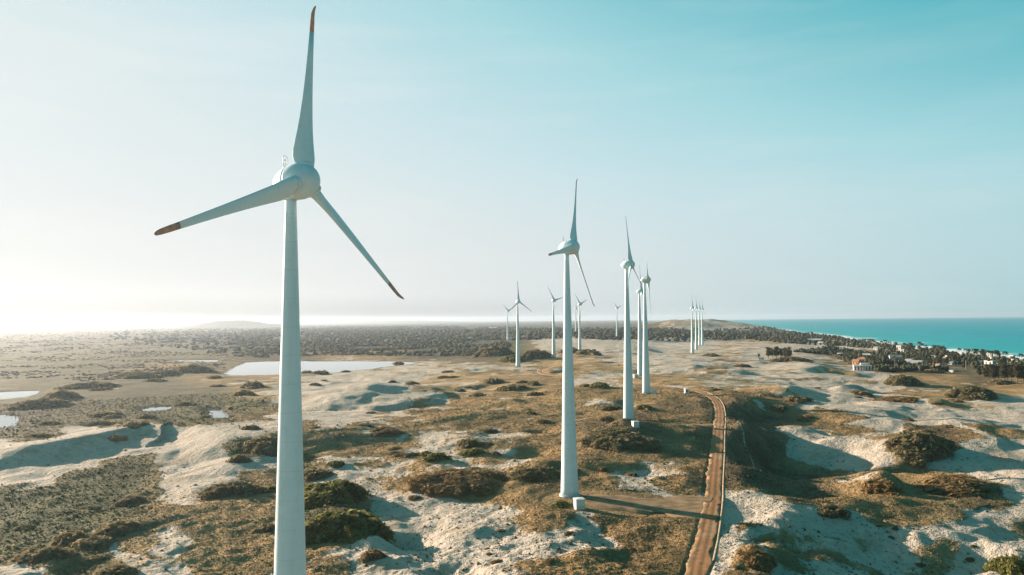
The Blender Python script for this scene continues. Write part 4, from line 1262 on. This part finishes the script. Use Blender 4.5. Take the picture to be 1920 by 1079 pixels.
def house(px, py, wpx, hpx, wall, roof, label, kind='gable', yaw=-30, depth=.8, wins=2, cat="house", name="house", group="houses of the coastal village"):
    x, y, z = ground_hit(px, py)
    k = math.hypot(x, y) / F
    w_, h_ = max(4.0, wpx * k), max(2.6, hpx * k); d_ = w_ * depth
    rz = R_(yaw) + math.atan2(-x, y)
    root = empty(name, (x, y + d_ * .3, z - .4), rz)
    HOUSE_AT.append((x, y + d_ * .3, w_))
    tag(root, label, cat, group)
    hw = h_ * (.62 if kind != 'flat' else 1.0) + .4
    b = MB(); b.box((0, 0, hw / 2), (w_, d_, hw)); wl = b.build("wall", wall, root)
    if kind == 'gable':
        o = .5; e = hw - .05; t = h_ + .4
        vs = [(-w_ / 2 - o, -d_ / 2 - o, e), (w_ / 2 + o, -d_ / 2 - o, e), (w_ / 2 + o, d_ / 2 + o, e), (-w_ / 2 - o, d_ / 2 + o, e), (-w_ / 2 - o, 0, t), (w_ / 2 + o, 0, t)]
        b = MB(); b.poly(vs, [(0, 1, 5, 4), (2, 3, 4, 5), (0, 4, 3), (1, 2, 5), (3, 2, 1, 0)]); b.build("roof", roof, root)
    elif kind == 'hip':
        o = .6; e = hw - .05; t = h_ + .4; q = w_ * .22
        vs = [(-w_ / 2 - o, -d_ / 2 - o, e), (w_ / 2 + o, -d_ / 2 - o, e), (w_ / 2 + o, d_ / 2 + o, e), (-w_ / 2 - o, d_ / 2 + o, e), (-q, 0, t), (q, 0, t)]
        b = MB(); b.poly(vs, [(0, 1, 5, 4), (2, 3, 4, 5), (0, 4, 3), (1, 2, 5), (3, 2, 1, 0)]); b.build("roof", roof, root)
    else:
        b = MB(); b.box((0, 0, hw + .12), (w_ + .5, d_ + .5, .3)); b.build("roof", roof, root)
    for i in range(wins):
        fx = (i + .5) / wins - .5
        b = MB(); b.box((fx * w_, -d_ / 2 - .02, hw * .55), (w_ / wins * .34, .08, hw * .34)); b.build("window", M['dark'], root)
    b = MB(); b.box((w_ / 2 + .02, 0, hw * .36), (.08, d_ * .18, hw * .66)); b.build("door", M['dark'], root)
    return root


# the white house with a colonnade
x, y, z = ground_hit(1620, 696)
kx = math.hypot(x, y) / F
hw_, hh_ = 27 * kx, 10.5 * kx
HOUSE_AT.append((x, y + 4, hw_))
root = empty("house", (x, y + 4, z - .4), R_(-18)); tag(root, "white house with a row of porch columns at the front of the village", "house", "houses of the coastal village")
b = MB(); b.box((0, 2.2, hh_ * .45), (hw_, 7, hh_ * .9)); b.build("wall", M['wallw'], root)
b = MB(); b.box((0, .6, hh_ * .92), (hw_ + .8, 11.2, .5)); b.build("roof", M['roofw'], root)
b = MB(); b.box((hw_ * .18, 2.6, hh_ * 1.12), (hw_ * .55, 5, hh_ * .35)); b.build("upper_room", M['wallw'], root)
for q in range(7):
    b = MB(); b.box(((q / 6 - .5) * (hw_ - .8), -4.2, hh_ * .44), (.8, .8, hh_ * .88)); b.build("column", M['wallw'], root)
for q in range(5):
    b = MB(); b.box(((q / 4 - .5) * (hw_ - 3), -1.33, hh_ * .42), (1.5, .1, hh_ * .6)); b.build("window", M['dark'], root)
b = MB(); b.box((0, -4.6, .35), (hw_ + .6, 1.2, .7)); b.build("step", M['wallw'], root)

WW, WP, WG, TL, TG, RW = M['wallw'], M['wallp'], M['wallg'], M['tile'], M['tilegrey'], M['roofw']
for a in [
    (1607, 684, 11, 9, WP, TL, "peach house with a tiled roof left of the colonnaded house", 'gable', -25),
    (1619, 679, 15, 8, WP, TL, "house with a broad orange roof behind the colonnaded house", 'hip', -20),
    (1628, 670, 16, 6, WW, RW, "white house with a pale roof behind the orange roofed one", 'gable', -15),
    (1576, 667, 8, 4.5, WW, RW, "small white house at the left end of the village, below the sand", 'gable', -20),
    (1706, 680, 10, 6, WW, TG, "white house end with a grey roof in the middle of the village", 'gable', -30),
    (1722, 684, 22, 7, WG, TG, "long grey roofed house right of the white house end", 'gable', -30),
    (1680, 676, 16, 9, WG, TG, "grey gabled barn between the palms of the village", 'gable', 10),
    (1644, 657, 7, 6, WW, TG, "white house with a dark roof among palms by the shore", 'gable', -30),
    (1688, 656, 8, 7, WW, TL, "tall white house among palms near the shore, with a low annex", 'flat', -30),
    (1693, 660, 9, 3.5, WW, RW, "low white annex in front of the tall white shore house", 'flat', -30),
    (1722, 657, 7, 5, WW, TG, "white house on the skyline of the shore wood", 'gable', -35),
    (1752, 673, 9, 4.5, WW, RW, "white house in the pair above the village street", 'flat', -30),
    (1760, 674, 9, 4, WW, RW, "lower white house in the pair above the village street", 'flat', -25),
    (1770, 675, 7, 5, WW, TL, "cream house between the white pair and the water tower side", 'gable', -30),
    (1781, 676, 9, 8, WW, TG, "two storey white house in the dense part of the village", 'flat', -30),
    (1781, 684, 15, 5, WW, TG, "wide cream house with a shaded front on the village street", 'gable', -22),
    (1748, 687, 5, 5, WW, TL, "left one of two small white cabins at the village front", 'gable', -30),
    (1760, 688, 6, 5, WW, TL, "right one of two small white cabins at the village front", 'gable', -30),
    (1786, 700, 4, 4, WW, RW, "tiny white hut alone on the brown flats below the village", 'flat', -30),
    (1840, 682, 9, 5, WW, RW, "white house left of the pale house group near the right edge", 'gable', -30),
    (1860, 685, 14, 7, WW, TG, "pale house with stepped white walls near the right edge", 'flat', -35),
    (1876, 686, 8, 4, WG, TG, "low grey house near the right edge of the village", 'gable', -30),
    (1858, 674, 6, 11, WW, RW, "slim white water tower house above the village", 'flat', -30),
    (1899, 677, 7, 9, WW, RW, "white tower house close to the right edge by the sea", 'flat', -30),
    (1905, 682, 9, 4, WW, TG, "low house at the foot of the white tower house by the sea", 'gable', -30),
    (1803, 665, 7, 3.5, WW, RW, "white bungalow on the beach edge of the wood", 'flat', -30),
    (1830, 668, 8, 3, WW, RW, "long white bungalow on the beach near the right edge", 'flat', -30),
    (1530, 640, 24, 4, WG, RW, "long low white roofed hall near the thin mast", 'gable', -5),
    (1540, 646, 8, 4.5, WW, RW, "white pitched house below the long hall", 'gable', -20),
    (1563, 642, 5, 3.5, WW, TL, "small white house in the wood right of the thin mast", 'gable', -20),
    (1450, 634, 4, 3.5, WW, TL, "small white house on the slope left of the thin mast", 'gable', -20),
    (1466, 626, 15, 5.5, WP, TG, "big buff hotel block on the headland by the sea", 'flat', -10),
    (1400, 622, 14, 4, WP, TL, "long reddish building on the slope of the headland", 'gable', 0),
    (1428, 675.5, 8, 5, WW, RW, "white hut in front of the feathery trees on the sand", 'flat', -10),
    (930, 666, 8, 6, WW, RW, "white hut half sunk in the bushes left of the loop road tower", 'flat', -15),
    (957, 638, 5, 5, WW, RW, "white hut right at the foot of the small far tower", 'gable', -15),
    (925, 617, 16, 3, WW, RW, "long pale shed far away in the bushland", 'gable', 0),
    (704, 642, 4, 2.5, WW, RW, "leftmost white speck of a house in the bushland row", 'gable', 0),
    (730, 641, 9, 3, WW, RW, "long white farm house in the middle of the bushland row", 'gable', 0),
    (739, 642, 4, 3.5, WW, RW, "tall white speck of a house beside the long farm house", 'gable', 0),
    (749, 641, 6, 3, WW, RW, "white house at the right end of the bushland row", 'gable', 0),
    (493, 635, 4, 3, WW, RW, "white house in the hazy bushland left of the front tower", 'gable', 0),
    (519, 631, 3.5, 3, WW, RW, "small white house nearly behind the front tower in haze", 'gable', 0),
    (616, 637, 4, 2.5, WW, RW, "white house in the bushland right of the front tower", 'gable', 0),
    (815, 640, 5, 3, WW, RW, "pale house in the bushland right of the farm row", 'gable', 0),
    (881, 636, 9, 3, WW, RW, "wide pale house in the bushland near the small far tower", 'gable', 0),
]:
    house(*a)

# ------------------------------------------------------------------ woods: masses of crowns


def icos(sub):
    import bmesh
    bm = bmesh.new(); bmesh.ops.create_icosphere(bm, subdivisions=sub, radius=1)
    V = np.array([v.co[:] for v in bm.verts]); Fc = np.array([[v.index for v in f.verts] for f in bm.faces]); bm.free()
    return V, Fc


IV, IF = icos(2)


def crowns(name, X, Y, rad, hgt, mat, label, seed, cat="trees"):
    gg = np.random.default_rng(seed); n = len(X)
    Zg_ = hz_at(X, Y)
    nv = len(IV)
    V = np.broadcast_to(IV, (n, nv, 3)).copy()
    V *= gg.uniform(.62, 1.25, (n, nv, 1))
    V[:, :, 0] *= (rad * gg.uniform(.8, 1.2, n))[:, None]; V[:, :, 1] *= (rad * gg.uniform(.8, 1.2, n))[:, None]; V[:, :, 2] *= (hgt * .5)[:, None]
    V[:, :, 0] += X[:, None]; V[:, :, 1] += Y[:, None]; V[:, :, 2] += (Zg_ + hgt * .48)[:, None]
    f = (IF[None] + (np.arange(n) * nv)[:, None, None]).reshape(-1, 3)
    tone = np.clip(np.repeat(gg.normal(.45, .25, n), nv) + gg.normal(0, .12, n * nv), 0, 1)
    o = mesh_np(name, V.reshape(-1, 3), f, mat, None, False, {"tone": tone})
    tag(o, label, cat, None, "stuff")
    return o


def scatter_px(n, polys, seed, zz=0):
    """random ground points inside photo outlines, even in depth (log)"""
    gg = np.random.default_rng(seed); X = []; Y = []
    for P, share in polys:
        W = gpts(P); m = int(n * share)
        lx = W[:, 0] / W[:, 1]; ly = np.log(W[:, 1]); Q = np.column_stack([lx, ly])
        a = gg.uniform(lx.min(), lx.max(), m * 8); b = np.log(np.sqrt(gg.uniform(0, 1, m * 8) * (np.exp(2 * ly.max()) - np.exp(2 * ly.min())) + np.exp(2 * ly.min()))) if False else gg.uniform(ly.min(), ly.max(), m * 8)
        k = in_poly(a, b, Q); a, b = a[k][:m], b[k][:m]
        X.append(np.exp(b) * a); Y.append(np.exp(b))
    return np.concatenate(X), np.concatenate(Y)


def keep_clear(X, Y, clear=True):
    m = np.ones(len(X), bool)
    for _n, _z, P in WATERP: m &= ~in_poly(X, Y, P + (P - P.mean(0)) * .05)
    for t in TURB: m &= np.hypot(X - t[0], Y - t[1]) > 16
    m &= sea_dist(X, Y) > 28
    m &= hz_at(X, Y) - base(X, Y) < 7
    for hx, hy, hr in HOUSE_AT:
        q = math.hypot(hx, hy); ux, uy = hx / q, hy / q
        al = (X - hx) * ux + (Y - hy) * uy; ac = np.abs((X - hx) * uy - (Y - hy) * ux)
        m &= ~((al > -38 - hr * .8) & (al < hr * .9) & (ac < hr * .62 + 1.5))
    return m


def wood(name, n, polys, r0, h0, mat, label, seed, thr=None):
    X, Y = scatter_px(n, polys, seed)
    m = keep_clear(X, Y)
    if thr is not None: m &= pnoise(X / 120, Y / 120, seed) + .6 * pnoise(X / 45, Y / 45, seed + 1) > thr
    X, Y = X[m], Y[m]; gg = np.random.default_rng(seed + 5)
    k = np.clip(Y / 1600, .75, 1.6)
    rad = r0 * k * np.exp(gg.normal(0, .3, len(X))); hg = h0 * np.clip(k, .8, 1.3) * np.exp(gg.normal(0, .25, len(X)))
    crowns(name, X, Y, rad, hg, mat, label, seed)


wood("bushland", 9500, [([(470, 672), (560, 668), (760, 668), (860, 668), (930, 668), (960, 650), (930, 632), (880, 622), (860, 612), (640, 612), (480, 616), (430, 640)], .8),
                        ([(960, 640), (1000, 633), (980, 622), (1000, 618), (960, 614), (900, 614), (880, 625)], .18), ([(470, 672), (430, 640), (480, 616), (380, 614), (300, 640), (400, 664)], .07), ([(400, 664), (300, 640), (380, 614), (240, 615), (200, 640)], .03)], 3.9, 3.9, M['wood'], "grey green bushland stretching away behind the lagoon", 101, -.12)
wood("scrubland", 8000, [([(0, 720), (200, 715), (420, 695), (430, 650), (480, 618), (300, 614), (0, 618), (-40, 660)], 1.0)], 2.3, 1.1, M['scrubleaf'], "scattered scrub of the hazy plain on the left", 111, .02)
wood("tree_belt", 2300, [([(985, 639), (1080, 635), (1130, 639), (1230, 640), (1320, 641), (1380, 639), (1420, 636), (1400, 628), (1320, 624), (1230, 620), (1130, 619), (1050, 617), (985, 618)], 1.0)], 4.0, 5.6, M['tree'], "dark belt of trees across the sand in front of the hill", 121)
wood("coastal_wood", 4600, [([(1340, 613), (1400, 611), (1470, 620), (1540, 631), (1600, 639), (1680, 649), (1760, 658), (1850, 670), (1940, 684), (1940, 700), (1880, 694), (1800, 690), (1700, 686), (1640, 690), (1600, 682), (1560, 668),
                             (1650, 664), (1640, 655), (1560, 650), (1480, 646), (1400, 636), (1340, 628)], .62), ([(1480, 662), (1560, 668), (1600, 690), (1660, 700), (1780, 697), (1700, 686), (1640, 668), (1560, 655)], .38)],
     2.9, 5.2, M['tree'], "dark wood of palms and gardens along the shore", 131, -.34)

# ------------------------------------------------------------------ single trees


def tree_mesh(seed, n, mat, feather=False):
    gg = np.random.default_rng(seed)
    # crown: clumps of sprigs round limb ends (unit height 1)
    nb = 15 if not feather else 22
    ce = []
    for k in range(nb):
        a = gg.uniform(0, 6.28); zz = gg.uniform(.34, .95); rr = (.34 if not feather else .2) * (1 - abs(zz - .55) * 1.1) * gg.uniform(.4, 1.15)
        ce.append((rr * math.cos(a), rr * math.sin(a), zz))
    ce = np.array(ce); which = gg.integers(0, nb, n)
    s = .13 if not feather else .085
    P = ce[which] + gg.normal(0, 1, (n, 3)) * np.array([s, s, s * (.7 if not feather else 1.1)]) * .62
    nr = gg.normal(0, 1, (n, 3)); nr /= np.linalg.norm(nr, axis=1)[:, None]
    t1 = np.cross(nr, gg.normal(0, 1, (n, 3))); t1 /= np.linalg.norm(t1, axis=1)[:, None]; t2 = np.cross(nr, t1)
    sz = (.034 if not feather else .028) * gg.uniform(.6, 1.5, n)[:, None]
    V = np.stack([P - t1 * sz, P + t2 * sz * .6, P + t1 * sz, P - t2 * sz * .6], 1).reshape(-1, 3)
    o = mesh_np("crown", V, np.arange(n * 4).reshape(-1, 4), mat, None, False, {"tone": np.repeat(np.clip(gg.normal(.45, .25, n), 0, 1), 4)})
    b = MB(); b.tube([(0, 0, -.03), (.01, .005, .3), (.0, .01, .55), (.01, 0, .8)], [.026, .02, .013, .005], 7)
    for c in ce[:9]: b.tube([(0, 0, max(.2, c[2] - .22)), tuple(c * .6 + np.array([0, 0, c[2] * .3])), tuple(c)], [.011, .007, .003], 5)
    tr = b.build("trunk", M['bark'])
    return o, tr


def palm_mesh(seed):
    gg = np.random.default_rng(seed)
    lean = gg.uniform(-.12, .12, 2)
    top = np.array([lean[0], lean[1], .86])
    b = MB(); b.tube([(0, 0, -.03), (lean[0] * .25, lean[1] * .25, .4), tuple(top)], [.022, .016, .012], 7)
    tr = b.build("trunk", M['bark'])
    V = []; Fc = []; tone = []
    for k in range(17):
        a = k * 2.4 + gg.uniform(-.2, .2); up = gg.uniform(-.1, .95); L_ = gg.uniform(.24, .33)
        d = np.array([math.cos(a), math.sin(a)])
        side = np.array([-d[1], d[0]])
        prev = None
        for i in range(6):
            f = i / 5
            c = top + np.array([d[0] * L_ * f, d[1] * L_ * f, L_ * (up * f - 1.15 * f * f)])
            w_ = .045 * math.sin(math.pi * min(1, f * .85 + .12))
            for sgn in (-1, 1):
                V.append(c + np.array([side[0] * w_ * sgn, side[1] * w_ * sgn, -w_ * .7]))
            V.append(c)
            tone += [gg.uniform(.2, .8)] * 3
            if i:
                n = len(V) - 6
                Fc += [(n, n + 3, n + 5, n + 2), (n + 2, n + 5, n + 4, n + 1)]
    o = mesh_np("fronds", np.array(V), np.array(Fc), M['palm'], None, False, {"tone": np.array(tone)})
    return o, tr


PROT = {}
for key, mk, nm in [('palm0', lambda: palm_mesh(1), 'palm_tree'), ('palm1', lambda: palm_mesh(2), 'palm_tree'), ('palm2', lambda: palm_mesh(3), 'palm_tree'),
                    ('feather0', lambda: tree_mesh(5, 2600, M['tree'], True), 'casuarina_tree'), ('feather1', lambda: tree_mesh(6, 2600, M['tree'], True), 'casuarina_tree'),
                    ('broad0', lambda: tree_mesh(7, 2600, M['tree']), 'broadleaf_tree')]:
    c, t_ = mk(); PROT[key] = (c, t_, nm)
USED = set(); NT_ = 0


def plant_tree(key, px, py, hpx, label, group, cat="tree"):
    global NT_
    x, y, z = ground_hit(px, py)
    return plant_at(key, x, y, z, hpx * math.hypot(x, y) / F, label, group, cat)


def plant_at(key, x, y, z, h, label, group, cat="tree"):
    global NT_
    c, t_, nm = PROT[key]
    root = empty(nm, (x, y, z - .1), NT_ * 2.1); root.scale = (h, h, h); NT_ += 1
    tag(root, label, cat, group)
    for p in (c, t_):
        q = p if (key, p.name) not in USED else p.copy()
        if (key, p.name) in USED: COL.objects.link(q)
        USED.add((key, p.name)); q.parent = root
    return root


for i, (px, py, h, lb) in enumerate([
    (1441, 673, 20, "feathery tree at the left end of the dark clump, behind a white hut"), (1448, 672, 17, "second feathery tree from the left in the dark clump by the hut"),
    (1456, 673, 21, "tallest feathery tree in the middle of the dark clump by the hut"), (1464, 673, 18, "feathery tree right of the middle of the dark clump by the hut"),
    (1472, 674, 20, "feathery tree second from the right end of the dark clump by the hut"), (1479, 675, 22, "feathery tree at the right end of the dark clump by the hut"), (1423, 673, 9, "small feathery tree left of the white hut")]):
    plant_tree('feather%d' % (i % 2), px, py, h, lb, "feathery trees by the white hut")
for i, (px, py, h) in enumerate([(1836, 708, 18), (1850, 714, 22), (1862, 716, 26), (1873, 715, 24), (1884, 717, 28), (1896, 717, 27), (1908, 718, 29), (1919, 718, 26), (1858, 702, 16), (1878, 703, 18), (1902, 704, 18)]):
    plant_tree('feather%d' % (i % 2), px, py, h, "dark feathery tree in the grove at the right edge of the photo", "trees of the grove at the right edge")
# palms on the skyline of the coastal wood
g = np.random.default_rng(41)
for i in range(64):
    f = g.uniform(0, 1)
    px = 1480 + 440 * f; py = np.interp(px, [1480, 1540, 1640, 1760, 1850, 1920], [624.5, 633, 646, 661, 672, 683]) + g.uniform(.5, 7)
    x, y, z = ground_hit(px, py)
    if sea_dist(np.array([x]), np.array([y]))[0] < 12: continue
    plant_at('palm%d' % (i % 3), x, y, z, g.uniform(11, 17), "coconut palm rising from the wood along the shore", "coconut palms along the shore", "palm")
for i in range(34):
    px = g.uniform(1590, 1900); py = np.interp(px, [1590, 1700, 1920], [676, 682, 693]) + g.uniform(-9, 3)
    x, y, z = ground_hit(px, py)
    plant_at(('palm%d' % (i % 3)) if i % 3 else 'broad0', x, y, z, g.uniform(7, 12), "garden tree among the houses of the village", "garden trees of the village", "tree")

# poles and masts
for px, py, h, lb in [(1730, 696, 16, "utility pole with a crossbar in front of the grey roofed house"), (1811, 692, 14, "utility pole standing right of the wide cream house"), (1840, 692, 12, "utility pole left of the stepped white walls"),
                      (1678, 690, 14, "utility pole by the grey gabled barn"), (1650, 682, 13, "utility pole right of the colonnaded house"), (1890, 690, 12, "utility pole nearest the right edge of the village")]:
    x, y, z = ground_hit(px, py); hh = h * math.hypot(x, y) / F
    root = empty("utility_pole", (x, y, z - .3), .4); tag(root, lb, "utility pole", "utility poles of the village")
    b = MB(); b.tube([(0, 0, 0), (0, 0, hh)], [.2, .13], 7); b.build("pole", M['collar'], root)
    b = MB(); b.box((0, 0, hh - .5), (2.2, .16, .18)); b.build("crossbar", M['collar'], root)


def mast(px, py, h, wd, label):
    x, y, z = ground_hit(px, py); hh = h * math.hypot(x, y) / F
    root = empty("radio_mast", (x, y, z - .3)); tag(root, label, "mast")
    b = MB(); L3 = [(wd * math.cos(q), wd * math.sin(q)) for q in (0.3, 2.4, 4.5)]
    for a_ in L3: b.tube([(a_[0], a_[1], 0), (a_[0], a_[1], hh)], .16, 5)
    b.build("leg_frame", M['steel'], root)
    b = MB(); n = int(hh / 2)
    for i in range(n):
        for k in range(3):
            p, q = L3[k], L3[(k + 1) % 3]; b.tube([(p[0], p[1], hh * i / n), (q[0], q[1], hh * (i + 1) / n)], .08, 4)
    b.build("bracing", M['steel'], root)
    b = MB(); b.box((0, 0, hh - 1.2), (wd * 2.6, wd * 2.6, 1.8)); b.build("antenna", M['collar'], root)


mast(1530.5, 632, 21, 1.0, "thin lattice radio mast rising over the coastal wood")
mast(1268, 599, 7, .8, "tiny radio mast on top of the far dune hill")

# ------------------------------------------------------------------ haze: one closed box of thin even air over land and sea
mh = bpy.data.materials.new("sea_haze"); mh.use_nodes = True; th_ = mh.node_tree
th_.nodes.remove(th_.nodes['Principled BSDF'])
pv = th_.nodes.new('ShaderNodeVolumePrincipled'); pv.inputs['Color'].default_value = (.72, .85, .99, 1); pv.inputs['Density'].default_value = 4.9e-5; pv.inputs['Anisotropy'].default_value = .56
th_.links.new(pv.outputs[0], th_.nodes['Material Output'].inputs['Volume'])
b = MB(); lowest = float(Z.min()) - 1.2; b.box((0, 0, (lowest + 103) / 2), (38000, 38000, 103 - lowest))
hzb = b.build("haze", mh); tag(hzb, None, None, None, "stuff")
sc.cycles.volume_bounces = 0
sc.cycles.max_bounces = 6; sc.cycles.diffuse_bounces = 3; sc.cycles.glossy_bounces = 3; sc.cycles.transparent_max_bounces = 8
sc.cycles.use_denoising = True
